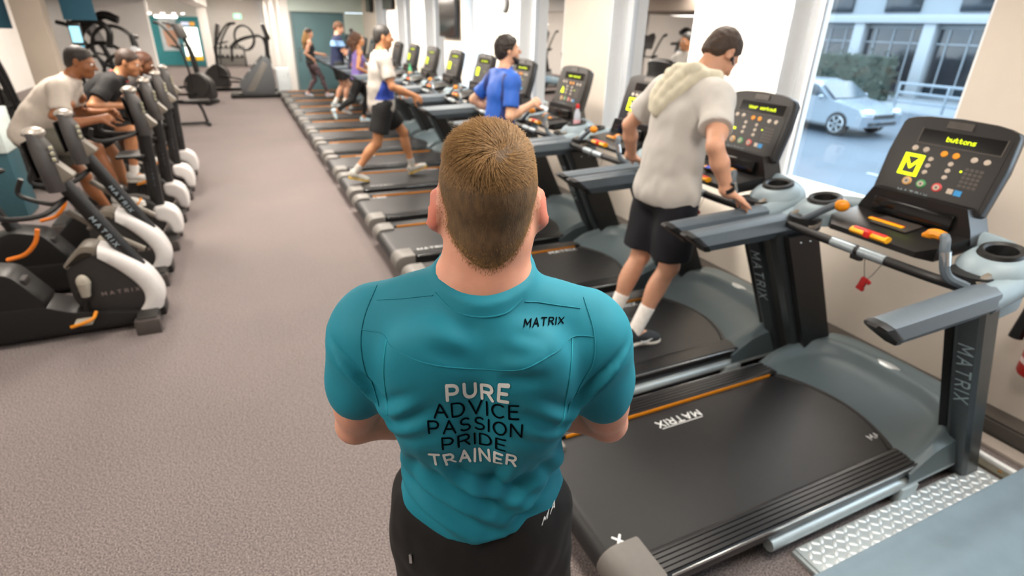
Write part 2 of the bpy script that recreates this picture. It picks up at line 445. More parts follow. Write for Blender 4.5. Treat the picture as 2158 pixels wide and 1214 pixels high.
XW = 3.6; YB = 18.4; YF = 31.0; XL = -5.6; HC = 2.75
mb = MB(); mb.box((-1.0, 14, -.05), (9.4, 36, .1)); mb.build('floor', m_carpet, kind='structure')
mb = MB(); mb.box((-1.0, 14, HC+.05), (9.4, 36, .1)); mb.build('ceiling', m_ceil, kind='structure')
OPEN = [(-2.59, -1.35), (-.36, .89)]+[(1.88+2.24*i, 3.145+2.236*i) for i in range(7)]
mb = MB(); y = -4.0
for a, b in OPEN+[(YB, YB)]:
    if a > y: mb.box((XW+.2, (y+a)/2, HC/2), (.4, a-y, HC))
    y = b
for a, b in OPEN:
    mb.box((XW+.2, (a+b)/2, .45), (.4, b-a, .9)); mb.box((XW+.2, (a+b)/2, HC-.06), (.4, b-a, .12))
mb.build('wall_right', m_wall, kind='structure')
for i, (a, b) in enumerate(OPEN):
    wf = bpy.data.objects.new(f'window_{i+1}', None); C.objects.link(wf); wf['kind'] = 'structure'
    mb = MB(); z0, z1, x = .9, HC-.12, XW+.22
    mb.box((x, a+.055, (z0+z1)/2), (.07, .11, z1-z0), .008); mb.box((x, b-.055, (z0+z1)/2), (.07, .11, z1-z0), .008)
    mb.box((x, (a+b)/2, z0+.04), (.07, b-a-.22, .08), .008); mb.box((x, (a+b)/2, z1-.04), (.07, b-a-.22, .08), .008)
    mb.build('window_frame', m_frame, wf)
    mb = MB(); mb.box((XW+.09, (a+b)/2, .91), (.2, b-a, .025), .006); mb.build('window_sill', m_frame, wf)
    mb = MB(); mb.box((XW+.095, b-.006, (z0+z1)/2), (.19, .012, z1-z0-.06)); mb.box((XW+.095, a+.006, (z0+z1)/2), (.19, .012, z1-z0-.06)); mb.build('reveal_lining', mat('reveal_white', '#f3f7fa', .7, var=.01), wf)
    mb = MB(); mb.add([(x, a+.1, z0+.07), (x, b-.1, z0+.07), (x, b-.1, z1-.07), (x, a+.1, z1-.07)], [(0, 1, 2, 3)]); mb.build('pane', m_glass, wf)
mb = MB(); mb.box((XW-.075, 7.2, .05), (.15, 22.4, .1), .01); mb.box((XW-.075, 7.2, .107), (.13, 22.4, .016), .004); mb.build('baseboard_right', m_trunk, kind='structure')
mb = MB(); mb.box((XW-.21, 7.2, .012), (.1, 22.4, .024), .004); mb.build('trim_1', m_strip, kind='structure')
# far end of the treadmill bay: pale wall over a teal panel, white corner post
mb = MB(); mb.box((2.5, YB+.15, 2.48), (2.2, .3, .54)); mb.box((3.33, YB+.15, 1.1), (.54, .3, 2.2)); mb.build('wall_back', m_pale, kind='structure')
d = bpy.data.objects.new('door_1', None); C.objects.link(d); d['kind'] = 'structure'
mb = MB(); mb.box((2.33, YB+.12, 1.1), (1.46, .06, 2.2), .006); mb.build('door_panel', m_teal, d)
mb = MB(); mb.box((1.585, YB+.08, 1.12), (.06, .12, 2.24), .004); mb.box((3.075, YB+.08, 1.12), (.06, .12, 2.24), .004); mb.box((2.33, YB+.08, 2.22), (1.43, .12, .05), .004); mb.build('door_frame', mat('grey_door_frame', '#8f9a9b', .5), d)
mb = MB(); mb.tube([(1.72, YB+.08, .95), (1.72, YB+.03, .95), (1.72, YB+.03, 1.25), (1.72, YB+.08, 1.25)], .014); mb.build('door_handle', mat('brushed_steel', '#b9bcbe', .3, .9), d)
mb = MB(); mb.box((1.44, YB+.1, HC/2), (.22, .3, HC), .01); mb.build('trim_2', m_white, kind='structure')
mb = MB(); mb.box((1.5, (YB+YF)/2+.1, HC/2), (.1, YF-YB-.4, HC)); mb.build('wall_divider', m_white, kind='structure')
mb = MB(); mb.box((-2.05, YF+.1, HC/2), (7.3, .2, HC)); mb.build('wall_far', m_white, kind='structure')
mb = MB(); mb.box((XL-.1, 13.5, HC/2), (.2, 35.4, HC)); mb.build('wall_left', m_white, kind='structure')
mb = MB(); mb.box((-1.0, -4.1, HC/2), (9.4, .2, HC)); mb.build('wall_front', m_wall, kind='structure')
mb = MB(); mb.box((-2.45, 14.7, HC/2), (1.9, .3, HC), .01); mb.build('wall_partition', m_white, kind='structure')
mb = MB(); mb.box((-3.4, 11.6, 2.56), (4.2, 5.6, .38)); mb.build('trim_3', m_soffit, kind='structure')
mb = MB(); mb.box((-1.0, 22, 2.56), (.5, 17.8, .36), .01); mb.build('trim_4', m_white, kind='structure')
mb = MB(); mb.box((-.98, 29.2, HC/2), (.34, .34, HC), .01); mb.build('column_far', m_white, kind='structure')
mb = MB(); mb.box((-2.2, 9.4, HC/2), (.30, .3, HC), .02); mb.build('column_left', mat('beige_column', '#b7aa9b', .8, var=.03, scale=4), kind='structure')
mb = MB(); mb.box((-2.3, YF-.03, 1.0), (2.3, .06, 2.0)); mb.build('wall_panel', m_tealwall, kind='structure')

# ceiling panels: unseen, put in rows to light the room
m_diff = mat('light_diffuser', '#fff6ea', .5, emit=(1, .93, .84), estr=2.2)
m_lampframe = mat('lamp_frame', '#e8e4de', .5)
def panel(x, y, z=HC, w=LAMP_W, lab=''):
    t = thing('unseen_ceiling_light', lab, 'lamp', (x, y, z), 0, 'unseen ceiling panel lights')
    mb = MB(); mb.box((0, 0, -.012), (.64, 1.24, .024), .004); mb.build('lamp_frame', m_lampframe, t)
    mb = MB(); mb.box((0, 0, -.026), (.56, 1.16, .008)); mb.build('diffuser', m_diff, t)
    l = bpy.data.lights.new('panel_light', 'AREA'); l.shape = 'RECTANGLE'; l.size = .56; l.size_y = 1.16; l.energy = w; l.color = LAMP_COL
    o = bpy.data.objects.new('panel_light', l); C.objects.link(o); o.parent = t; o.location = (0, 0, -.035)
ORD = ['nearest', 'second', 'third', 'fourth', 'fifth', 'sixth', 'seventh']
for x, row in ((-3.8, 'row along the left wall'), (-1.3, 'row over the exercise bikes'), (1.2, 'row over the rear ends of the treadmills')):
    for k, y in enumerate((.7, 3.8, 6.8, 9.8, 13.2, 16.6)):
        panel(x, y, 2.37 if x == -3.8 and 8.5 < y < 14 else HC, LAMP_W*(.22 if x == -3.8 else 1.0 if y < 5 else 2.3), lab=f'unseen rectangular ceiling light, {ORD[k]} in the {row}')
for k, y in enumerate((.45, 2.95, 5.2, 7.5, 10.0, 12.3, 14.6)):
    panel(2.75, y, w=LAMP_W*.55, lab=f'unseen rectangular ceiling light, {ORD[k]} in the row over the treadmill consoles')  # row added to brighten the wall under the windows, hoods and consoles
for x in (-3.6, .4):
    for k, y in enumerate((20, 24, 28)): panel(x, y, w=LAMP_W*1.9, lab=f'unseen far hall ceiling light, {ORD[k]} on the {"left" if x < 0 else "right"} side')
# track spots that wash the window piers
m_dark = mat('black_plastic', '#0e0e10', .45, var=.1)
def spot(x, y, tx, ty, tz, wt, lab):
    t = thing('track_spotlight', lab, 'lamp', (x, y, HC), 0, 'track spotlights washing the window piers')
    dv = (Vector((tx, ty, tz))-Vector((x, y, HC-.16))).normalized()
    mb = MB(); mb.tube([(0, 0, 0), (0, 0, -.1)], .012); mb.build('stem', m_lampframe, t)
    p = Vector((0, 0, -.16)); mb = MB(); mb.tube([p-dv*.06, p+dv*.08], [.035, .05], 16); mb.build('lamp_head', m_lampframe, t)
    l = bpy.data.lights.new('spot_light', 'SPOT'); l.energy = wt; l.spot_size = R(85); l.spot_blend = .7; l.color = (1, .93, .82); l.shadow_soft_size = .05
    o = bpy.data.objects.new('spot_light', l); C.objects.link(o); o.parent = t; o.location = p+dv*.1
    o.rotation_euler = dv.to_track_quat('-Z', 'Y').to_euler()
for k, (y, wt) in enumerate(((3.65, 300), (8.1, 260), (10.35, 200), (12.6, 200), (14.8, 200))):
    spot(2.3, y, XW, y, 1.7, wt, f'white track spotlight aimed at the {ORD[k]} lit window pier')
# round lamps and bulkhead lights far along the hall
m_glow = mat('lamp_glow', '#fff8ee', .5, emit=(1, .95, .88), estr=6)
for i in range(5):
    t = thing('downlight', f'small round glowing downlight, {ORD[i]} of the row of five', 'lamp', (-1.9+.12*i, 15.6+2.2*i, 2.06+.012*i), 0, 'row of round downlights')
    mb = MB(); mb.lathe([(.07, .02), (.08, 0), (.06, -.01), (.055, 0)]); mb.tube([(0, 0, .0), (0, 0, HC-2.06-.012*i)], .008); mb.build('lamp_ring', m_lampframe, t)
    mb = MB(); mb.ell((0, 0, -.01), (.055, .055, .03)); mb.build('bulb', m_glow, t)
t = thing('strip_light', 'long glowing strip light above the teal panel', 'lamp', (-2.0, 25, 1.98))
mb = MB(); mb.box((0, 0, 0), (.7, .12, .07), .02); mb.build('tube_diffuser', m_glow, t); mb = MB(); mb.box((0, 0, .045), (.74, .09, .03)); mb.tube([(-.3, 0, .05), (-.3, 0, .77)], .006); mb.tube([(.3, 0, .05), (.3, 0, .77)], .006); mb.build('housing', m_lampframe, t)

# ================================================================== the street outside
m_asph = mat('wet_asphalt', '#434e59', .5, var=.12, scale=.8, bump=.2, bscale=40)
m_pave = mat('paving', '#737c84', .8, var=.08, scale=2)
mb = MB(); mb.box((15.5, 12, -.76), (15, 60, .1)); mb.build('street', m_asph, kind='structure')
mb = MB(); mb.box((6.0, 12, -.69), (4, 60, .14), .02); mb.build('pavement_near', m_pave, kind='structure')
mb = MB(); mb.box((26, 12, -.69), (6, 60, .14), .02); mb.build('pavement_far', m_pave, kind='structure')
mb = MB()
for k in range(9): mb.box((12.0, -6+k*4.2, -.705), (.12, 2.0, .012))
mb.build('road_marking', mat('road_paint', '#929ca4', .7), kind='structure')
# buildings across the road
def facade(y0, y1, col, colg, lab, nb, h=9, seed=1):
    rnd = random.Random(seed)
    t = thing('street_building', lab, 'building', (28.5, (y0+y1)/2, -.62)); W = y1-y0
    mw = mat('facade_'+col.strip('#'), col, .8, var=.05, scale=.6); mg = mat('shop_glass_'+colg.strip('#'), colg, .12, var=.2, scale=.5)
    mb = MB(); mb.box((1.5, 0, h/2), (3, W, h)); mb.build('wall', mw, t)
    bw = W/nb
    for i in range(nb):
        yc = -W/2+bw*(i+.5)
        mb = MB(); mb.box((-.06, yc, 1.55), (.12, bw*.78, 2.7), .02); f = mb.build('window', mg, t)
        mb = MB()
        for k in range(3): mb.box((-.14, yc-bw*.39+bw*.26*(k+.5), 1.55), (.05, .05, 2.7))
        mb.box((-.14, yc, 2.3), (.05, bw*.78, .05)); mb.build('mullion', mw, f)
        for lv in (4.4, 7.2):
            mb = MB(); mb.box((-.05, yc, lv), (.1, bw*.5, 1.6), .02); mb.build('window', mg, t)
        mb = MB(); mb.box((-.2, -W/2+bw*i, 1.6), (.4, bw*.16, 3.2), .02); mb.build('pilaster', mat('pilaster_stone', '#868e94', .8), t)
    mb = MB(); mb.box((-.25, 0, 3.3), (.5, W, .35), .02); mb.build('cornice', mat('pilaster_stone', '#868e94', .8), t)
facade(-6, 10, '#656f78', '#121c24', 'pale grey shopfront building across the street, right of the parked car', 6, seed=2)
facade(10.3, 27, '#747d84', '#141e26', 'cream shopfront building across the street, behind the silver car', 5, seed=3)
facade(27.3, 44, '#78838c', '#1b272f', 'far grey building along the street past the cream shopfront', 5, seed=4)
m_leaf = mat('hedge_leaf', '#26332d', .8, var=.35, scale=3)
def hedge(x, y, lx, ly, h, lab, sd):
    rnd = random.Random(sd); t = thing('street_hedge', lab, 'hedge', (x, y, -.62)); mb = MB()
    for i in range(900):
        p = Vector((rnd.uniform(-lx/2, lx/2), rnd.uniform(-ly/2, ly/2), rnd.uniform(.05, h)*(1-.25*rnd.random())))
        a = Vector((rnd.gauss(0, 1), rnd.gauss(0, 1), rnd.gauss(0, 1))).normalized(); b = a.orthogonal().normalized(); s_ = rnd.uniform(.08, .16)
        mb.add([p-a*s_, p-b*s_*.5, p+a*s_, p+b*s_*.5], [(0, 1, 2, 3)])
    o = mb.build('leaves', m_leaf, t, smooth=0, kind='stuff')
    mb = MB(); mb.box((0, 0, h*.42), (lx*.7, ly*.9, h*.84), .1); mb.build('hedge_core', mat('hedge_core', '#2b3832', .9, var=.3), t)
hedge(25.5, 18.5, 1.0, 4.6, 2.1, 'tall dark clipped hedge on the far pavement behind the silver car', 5)
hedge(25.5, 11.3, 1.0, 3.0, 1.5, 'low dark clipped hedge on the far pavement right of the silver car', 6)
t = thing('guard_rail', 'grey steel pedestrian rail along the far kerb', 'railing', (23.3, 10, -.62)); m_rail = mat('rail_steel', '#7f8b95', .4, .5)
for k in range(6):
    mb = MB(); mb.box((0, -4.5+k*1.8, .5), (.07, .07, 1.0), .01); mb.build('post', m_rail, t)
for z in (.95, .62, .3):
    mb = MB(); mb.box((0, 0, z), (.05, 9.0, .09), .01); mb.build('rail', m_rail, t)

def car(name, lab, loc, rz, body, L=4.25, W=1.76, H=1.46):
    t = thing(name, lab, 'car', loc, rz)   # front faces -Y in local space before rz
    mp = mat('car_paint_'+body.strip('#'), body, .25, .3, var=.03, coat=.6); mgl = mat('car_glass', '#2c3a44', .08, var=.1); mt = mat('tyre_rubber', '#1a1c1e', .8)
    mh = mat('headlamp_glass', '#dfe8ee', .1, .2)
    side = [(-2.1, .32), (-2.12, .62), (-1.98, .78), (-1.2, .95), (-.95, .98), (-.35, 1.38), (.1, 1.46), (.75, 1.46), (1.35, 1.36), (1.85, .98), (2.08, .9), (2.12, .55), (2.08, .3)]
    rings = []
    for j in range(9):
        u = -1+j/4; k = 1-.06*abs(u)**3
        yy = u*W/2*(1); rings.append([(yy*(1-.16*max(0, (z-.85)/.6)), y*(1-.03*abs(u)**4), z*(1-.03*abs(u)**4) if z > .9 else z) for y, z in side])
    mb = MB(); loft(mb, [[Vector(p) for p in r_] for r_ in rings]); mb.build('car_body', mp, t, smooth=35)
    gl = MB()
    for s in (-1, 1):
        x = s*(W/2*.935)
        gl.add([(x*1.0, -.78, 1.0), (x*.985, -.32, 1.3), (x*.975, .12, 1.37), (x*1.0, .12, 1.0)], [(0, 1, 2, 3)]); gl.add([(x, .18, 1.0), (x*.975, .18, 1.37), (x*.975, .8, 1.36), (x*.99, 1.3, 1.2), (x, 1.45, 1.02)], [(0, 1, 2, 3, 4)])
        gl.v = [(v[0]+s*.012 if v[0]*s > 0 else v[0], v[1], v[2]) for v in gl.v]
    gl.build('side_glass', mgl, t, smooth=0)
    mb = MB(); mb.add([(-.74, -.99, .99), (.74, -.99, .99), (.64, -.36, 1.39), (-.64, -.36, 1.39)], [(0, 1, 2, 3)]); mb.v = [(a, b-.012, c+.012) for a, b, c in mb.v]; mb.build('windscreen', mgl, t, smooth=0)
    for sx in (-1, 1):
        for yy in (-1.32, 1.3):
            mb = MB(); mb.lathe([(.12, -.1), (.3, -.11), (.33, -.08), (.33, .08), (.3, .11), (.12, .1)], (sx*(W/2-.08), yy, .33), 28, 'x'); wh = mb.build('wheel', mt, t)
            mb = MB()
            for q in range(6):
                a = q*PI/3; mb.box((sx*(W/2+.035), yy+math.cos(a)*.12, .33+math.sin(a)*.12), (.02, .2, .05), 0, (a, 0, 0))
            mb.lathe([(.05, -.01), (.05, .012)], (sx*(W/2+.035), yy, .33), 12, 'x'); mb.torus((sx*(W/2+.03), yy, .33), .225, .018, 24, 6, (0, PI/2, 0)); mb.build('rim', mat('alloy_rim', '#aeb7bd', .3, .8), wh)
        mb = MB(); mb.ell((sx*.62, -2.02, .72), (.2, .1, .08), 14, 8, (0, 0, sx*.35)); mb.build('headlamp', mh, t)
        mb = MB(); mb.ell((sx*(W/2+.1), -.7, 1.02), (.1, .07, .06), 12, 8); mb.build('wing_mirror', mp, t)
    mb = MB(); mb.box((0, -2.11, .6), (.9, .04, .12), .02); mb.box((0, -2.1, .4), (1.2, .04, .1), .02); mb.build('grille', mat('grille_black', '#22282c', .5), t)
car('parked_car', 'silver car with its front to the right, on the street outside the window', (16.5, 12.55, -.71), 0, '#76838f')
car('parked_car', 'dark blue car parked farther along beyond the silver car', (21.6, 6.6, -.71), PI, '#1f2d3a')

# ================================================================== treadmills
m_shell = mat('shell_grey_blue', '#84959d', .46, .05, var=.03, scale=8)
m_hood = mat('hood_grey', '#566469', .42, .05, var=.04, scale=6, bump=.06, bscale=500, bdist=.0006)
m_belt = mat('belt_black', '#1b1c1e', .44, var=.08, scale=14, bump=.12, bscale=700, bdist=.0004, spec=.42)
m_rail_top = mat('side_rail_black', '#222325', .32, .35, var=.08, scale=20, spec=.6)
m_chass = mat('chassis_black', '#0a0a0b', .5, var=.1)
m_sil = mat('silver_frame', '#b9c5c8', .35, .35, var=.04)
m_org = mat('orange_strip', '#d8860f', .4, var=.05)
m_cap = mat('end_cap_grey', '#6d6a66', .45, var=.05)
m_post = mat('upright_black', '#0f0f10', .38, .1, var=.1)
m_postf = mat('upright_face', '#3f4548', .32, .45, var=.06)
m_pad = mat('handrail_rubber', '#56616a', .38, var=.04, scale=40, bump=.08, bscale=600, bdist=.0005)
m_letter = mat('lettering_grey', '#9fb0b8', .45)
m_letw = mat('lettering_white', '#dfe3e4', .5)
m_cons = mat('console_black', '#161414', .34, var=.08)
m_face = mat('console_face', '#141211', .3, var=.1, scale=12)
m_glossy = mat('display_glass', '#0b0b0c', .12, var=.1)
m_led = mat('led_yellow', '#c9e800', .5, emit=(.75, .9, .0), estr=1.15)
m_btn = mat('button_grey', '#b9ada0', .4, .2)
m_btno = mat('button_orange', '#e8941a', .4)
m_btng = mat('button_ring_green', '#2f8a4c', .4); m_btnr = mat('button_ring_red', '#c23a3a', .4); m_btnt = mat('button_ring_tan', '#d0a05a', .4)
m_blue = mat('badge_blue', '#2f8fcf', .4)
m_key = mat('key_dark', '#4a4541', .4)
m_red = mat('stop_red', '#c8201a', .35); m_yel = mat('stop_yellow', '#f0a814', .35)
m_steel = mat('polished_steel', '#d9dde0', .18, .95, var=.02)
m_badge = mat('badge_silver', '#d5dcdf', .3, .6)
m_clip = mat('clip_red', '#8e1414', .4)
HALF = .465

def build_treadmill():
    t = thing('treadmill', '', 'treadmill', group='treadmills along the windows')
    mb = MB(); mb.box((1.12, 0, .085), (2.02, .8, .09), .015); mb.box((2.02, 0, .05), (.22, .86, .1), .02)
    for x in (.2, 2.0):
        for s in (-1, 1): mb.lathe([(.03, 0), (.035, .01), (.03, .06)], (x, s*.36, 0), 12)
    mb.build('chassis', m_chass, t)
    # belt: a flat loop round two rollers
    pr = [(.09, .185), (1.80, .19), (1.80, .13), (.09, .055)]
    th = [(.09+.065*math.cos(R(a)), .12+.065*math.sin(R(a))) for a in range(90, 271, 15)]
    mb = MB(); mb.prism([(1.82, .19)]+th+[(1.82, .055)], -.342, .342, 'y'); mb.build('belt', m_belt, t, smooth=30)
    b = [o for o in t.children if o.name.startswith('belt')][0]
    for word, hh, wt_, org, ux, uy in (('MATRIX', .042, .0075, (.85, .268, .1878), (-1, 0, 0), (0, -1, 0)), ('X', .04, .010, (.135, -.235, .1858), (-1, 0, 0), (0, -1, 0)), ('MA', .03, .0055, (1.66, -.262, .1900), (1, 0, 0), (0, 1, 0))):
        text_mb(word, hh, wt_, org, ux, uy).build('belt_lettering', m_letw, b, smooth=0)
    mb = MB(); mb.box((.85, .215, .1884), (.26, .004, .0006)); mb.build('lettering_line', m_letw, b, smooth=0)
    for s in (-1, 1):
        # ribbed side rail
        sec = [(.350, .15), (.350, .2)]
        for k in range(5):
            y0 = .357+k*.0205; sec += [(y0, .203), (y0+.015, .2035), (y0+.017, .197), (y0+.0195, .197)]
        sec += [(.462, .203), (.4675, .197), (.4675, .16), (.455, .12), (.36, .12)]
        sec = [(s*a, b_) for a, b_ in sec]
        mb = MB(); mb.prism(sec, .15, 1.66, 'x'); r_ = mb.build('side_rail', m_rail_top, t, smooth=25)
        mb = MB(); mb.box((.92, s*.4685, .192), (1.4, .004, .014), .001); mb.build('rail_edge', m_steel, r_)
        if s > 0: mb = MB(); mb.box((.92, s*.3480, .1935), (1.36, .004, .018), .001); mb.build('orange_strip', m_org, t)
        # rear end cap
        pts = [(.03, .09)]+[(.105+.085*math.cos(R(a)), .125+.083*math.sin(R(a))) for a in range(190, 89, -20)]+[(.2, .207), (.205, .04), (.07, .035)]
        mb = MB(); mb.prism(pts, s*.275, s*.474, 'y', .014); mb.build('end_cap', m_cap, t)
        # silver lower frame
        mb = MB(); mb.tube([(.75, s*.452, .085), (2.06, s*.452, .10)], .03, 12); mb.box((1.62, s*.47, .05), (.12, .05, .09), .01); mb.build('lower_frame', m_sil, t)
    # motor hood
    def hood(u, v):
        a = -1+2*u; y = a*.478
        ay = abs(a)
        inner = min(1, ay/.70)
        xr = 1.765-.115*inner**2 if ay < .70 else 1.65-.05*min(1, (ay-.70)/.1)
        xf = 2.235-.14*max(0, (ay-.55)/.45)**2.2
        x = xr+(xf-xr)*v
        dome = .215+.115*(1-(1-v)**2.0)-.012*ay**2
        rr = (max(0, (x-1.48)/.57)**4+(ay*.478/.425)**4)**.25     # 1 along the edge of the sunk middle panel
        st = min(1, max(0, (rr-.93)/.11)); st = st*st*(3-2*st)
        z = dome-.03+.042*st*min(1, v*3+.1)
        z -= .055*max(0, (ay-.84)/.16)*(.3+.7*v)
        z += .012*math.exp(-((rr-1.06)/.05)**2)*min(1, v*4)
        if v > .93: z -= .05*((v-.93)/.07)**2
        return (x, y, z)
    nu, nv = 72, 40
    mb = MB(); mb.grid(hood, nu, nv)
    rim = [hood(i/nu, 1) for i in range(nu+1)]; mb.grid(lambda u, v: (rim[round(u*nu)][0]+.012*v, rim[round(u*nu)][1], rim[round(u*nu)][2]*(1-v)+.05*v), nu, 3)
    for sd in (0, 1):
        e = [hood(sd, j/nv) for j in range(nv+1)]; mb.grid(lambda u, v: (e[round(u*nv)][0], e[round(u*nv)][1]*(1+.01*v), e[round(u*nv)][2]*(1-v)+.11*v), nv, 3)
    r0 = [hood(i/nu, 0) for i in range(nu+1)]; mb.grid(lambda u, v: (r0[round(u*nu)][0]+.004*v, r0[round(u*nu)][1], r0[round(u*nu)][2]-.012*v if abs(r0[round(u*nu)][1]) < .345 else r0[round(u*nu)][2]-.02*v), nu, 1)
    hd = mb.build('motor_hood', m_hood, t, smooth=50)
    hd.data.validate()
    mb = MB()
    arcp = [hood(.14+.72*i/20, 0) for i in range(21)]; mb.tube([(p[0]-.003, p[1], max(p[2], .19)) for p in arcp], .009, 6); mb.build('hood_lip', m_chass, hd)
    mb = MB(); mb.ell((2.10, .02, .337), (.03, .072, .008), 20, 8); mb.build('hood_badge', m_badge, hd)
    # uprights
    for s in (-1, 1):
        def sect(x, z, w0, w1, d0, d1):   # w along y, d along x
            return [Vector((x+d0, s*w0, z)), Vector((x+d0, s*w1, z)), Vector((x+d1, s*w1, z)), Vector((x+d1, s*w0, z))]
        X0 = lambda z: 2.06-.50*z
        mb = MB(); loft(mb, [sect(X0(z), z, .385, .42, -.02, .20) for z in (.02, 1.04)]); up = mb.build('upright', m_post, t, smooth=0)
        for q in (.06, .13):
            mb = MB(); mb.ell((X0(1.0)+q, s*.384, 1.0), (.007, .004, .007), 8, 6); mb.build('bolt', m_steel, up)
        mb = MB(); loft(mb, [[Vector((X0(z)+.0, s*.425, z)), Vector((X0(z)-.035, s*.432, z)), Vector((X0(z)-.045, s*.45, z)), Vector((X0(z)-.03, s*.512, z)), Vector((X0(z)+.0, s*.52, z)), Vector((X0(z)+.09, s*.52, z)), Vector((X0(z)+.09, s*.425, z))] for z in (.02, 1.06)])
        uf = mb.build('upright_face', m_postf, t, smooth=0)
        dn = Vector((.5, 0, -1)).normalized(); nf = Vector((-1, s*-.23, -.5)).normalized()
        # letters read downward; tops toward -y
        zc = .70; org = Vector((X0(zc)-.0375, s*.481, zc)) - Vector((0, 0, 0))
        tops = Vector((.018*s*0, -1, 0))
        a, b_ = Vector((X0(zc)-.045, s*.45, zc)), Vector((X0(zc)-.03, s*.512, zc))
        if s < 0: tops = (b_-a).normalized(); mid = (a+b_)/2; off = .002
        else: tops = Vector((dn.z, 0, -dn.x)); mid = Vector((X0(zc)+.03, .5205, zc)); off = .0006
        text_mb('MATRIX', .05, .0075, mid-tops*.025, dn, tops, th=off, gap=.42).build('lettering', m_letter, uf, smooth=0)
    # handrails
    for s in (-1, 1):
        def ring(x, sh, k=1.0):
            pts = [(-.052, -.015), (-.044, .036), (-.02, .05), (.02, .05), (.044, .036), (.052, -.015), (.018, -.062), (-.018, -.062)]
            zc = 1.062+.02*(x-.95)/.6
            return [Vector((x-sh*(q/.06)*.075, s*.482+p*k, zc+q*k)) for p, q in pts]
        mb = MB(); loft(mb, [ring(x, 1-(x-.95)/.62, 1+.12*(x-.95)/.6) for x in (.985, 1.1, 1.3, 1.57)]); h = mb.build('handrail', m_pad, t, smooth=35)
        mb = MB(); loft(mb, [ring(.955, 1, .82), ring(.962, 1, 1.0), ring(.99, 1, 1.06), ring(1.0, 1, 1.02)]); mb.build('rail_end', m_chass, h)
        # corner shell with the cup holder
        path = bez([(1.56, s*.482, 1.076), (1.66, s*.492, 1.10), (1.78, s*.492, 1.135), (1.865, s*.44, 1.16), (1.90, s*.34, 1.175), (1.905, s*.2, 1.18)], 7)
        n = len(path); rr = [.062-.006*math.sin(PI*i/(n-1)) for i in range(n)]
        mb = MB(); mb.tube(path, rr, 18, True, .92, 1.0)
        pad = [(.057, -.06), (.057, .0), (.066, .012), (.085, .012), (.11, -.002), (.138, -.035), (.14, -.08)]
        q = MB(); q.lathe(pad, (0, 0, 0), 28, cap=False); mb.add([(1.745+a*1.08, s*.405+b_*.92, 1.205+c+.16*a) for a, b_, c in q.v], q.f)
        cs = mb.build('corner_shell', m_shell, t, smooth=60)
        mb = MB(); mb.box((1.7, s*.475, 1.035), (.2, .085, .1), .02, (0, -.12, 0)); mb.build('bracket', m_shell, cs)
        q = MB(); q.lathe([(.084, .012), (.080, .028), (.066, .030), (.057, .022), (.055, -.02), (.050, -.09), (.002, -.092)], (0, 0, 0), 28, cap=False)
        mb = MB(); mb.add([(1.745+a*1.08, s*.405+b_*.92, 1.205+c+.16*a) for a, b_, c in q.v], q.f)
        mb.build('cup_holder', m_chass, cs)
        # inner ring of the shell around the grip socket
        mb = MB(); mb.torus((1.60, s*.385, 1.128), .08, .018, 24, 8, (R(12)*s, R(-20), 0), (R(-120), R(120)), (1.0, .8, 1)); mb.build('shell_rim', mat('shell_rim_tan', '#6f675c', .4), cs)
        mb = MB(); mb.lathe([(.08, .01), (.08, -.05), (.02, -.06)], (1.61, s*.39, 1.14), 20); mb.build('socket_well', m_chass, cs)
    # crossbar with pulse sensors
    pth = bez([(1.55, .44, 1.10), (1.50, .30, 1.112), (1.485, .1, 1.116), (1.485, -.1, 1.116), (1.50, -.30, 1.112), (1.55, -.44, 1.10)], 5)
    mb = MB(); mb.tube(pth, .021, 10); cb = mb.build('crossbar', m_dark, t)
    for yy in (.07, -.07):
        mb = MB(); mb.tube([(1.485, yy-.06, 1.117), (1.485, yy+.06, 1.117)], .0235, 10); mb.build('pulse_sensor', mat('sensor_grey', '#9aa6ad', .3, .5), cb)
    mb = MB(); mb.box((1.49, 0, 1.088), (.03, .05, .03), .006); mb.build('bar_mount', m_chass, cb)
    # speed and incline grips
    mb = MB(); mb.tube(bez([(1.565, .41, 1.115), (1.575, .36, 1.15), (1.60, .26, 1.235), (1.605, .235, 1.25)], 4), .017, 8); g = mb.build('grip', m_pad, t)
    mb = MB(); mb.ell((1.61, .215, 1.252), (.024, .034, .03), 12, 8, (0, 0, .5)); mb.build('grip_tip', m_org, g)
    mb = MB(); mb.tube(bez([(1.53, -.43, 1.115), (1.475, -.375, 1.15), (1.46, -.345, 1.24), (1.475, -.325, 1.285), (1.50, -.30, 1.285)], 5), .018, 8); g = mb.build('grip', m_pad, t)
    mb = MB(); mb.tube([(1.467, -.36, 1.19), (1.459, -.348, 1.245)], .0195, 10); mb.build('grip_sensor', m_steel, g)
    mb = MB(); mb.tube(bez([(1.49, -.315, 1.287), (1.505, -.27, 1.285), (1.505, -.225, 1.265)], 4), [.013]+[.02]*6+[.013, .008], 8); mb.build('grip_tip', m_org, g)
    # tray and mast
    mb = MB(); loft(mb, [[Vector(p) for p in r_] for r_ in ([(1.545, -.2, 1.15), (1.545, .2, 1.15), (1.545, .2, 1.175), (1.545, -.2, 1.175)], [(1.6, -.25, 1.14), (1.6, .25, 1.14), (1.6, .25, 1.2), (1.6, -.25, 1.2)], [(1.84, -.26, 1.16), (1.84, .26, 1.16), (1.84, .26, 1.225), (1.84, -.26, 1.225)], [(1.93, -.22, 1.17), (1.93, .22, 1.17), (1.93, .22, 1.22), (1.93, -.22, 1.22)])])
    tr = mb.build('tray', m_cons, t, smooth=20)
    mb = MB(); mb.box((1.70, 0, 1.2165), (.12, .17, .006), .002, (0, -R(6), 0)); mb.build('warning_label', mat('label_dark', '#3a3532', .4), tr)
    mb = MB(); mb.box((1.675, .03, 1.2185), (.022, .16, .004), .001, (0, -R(6), 0)); mb.build('label_bar', m_yel, tr)
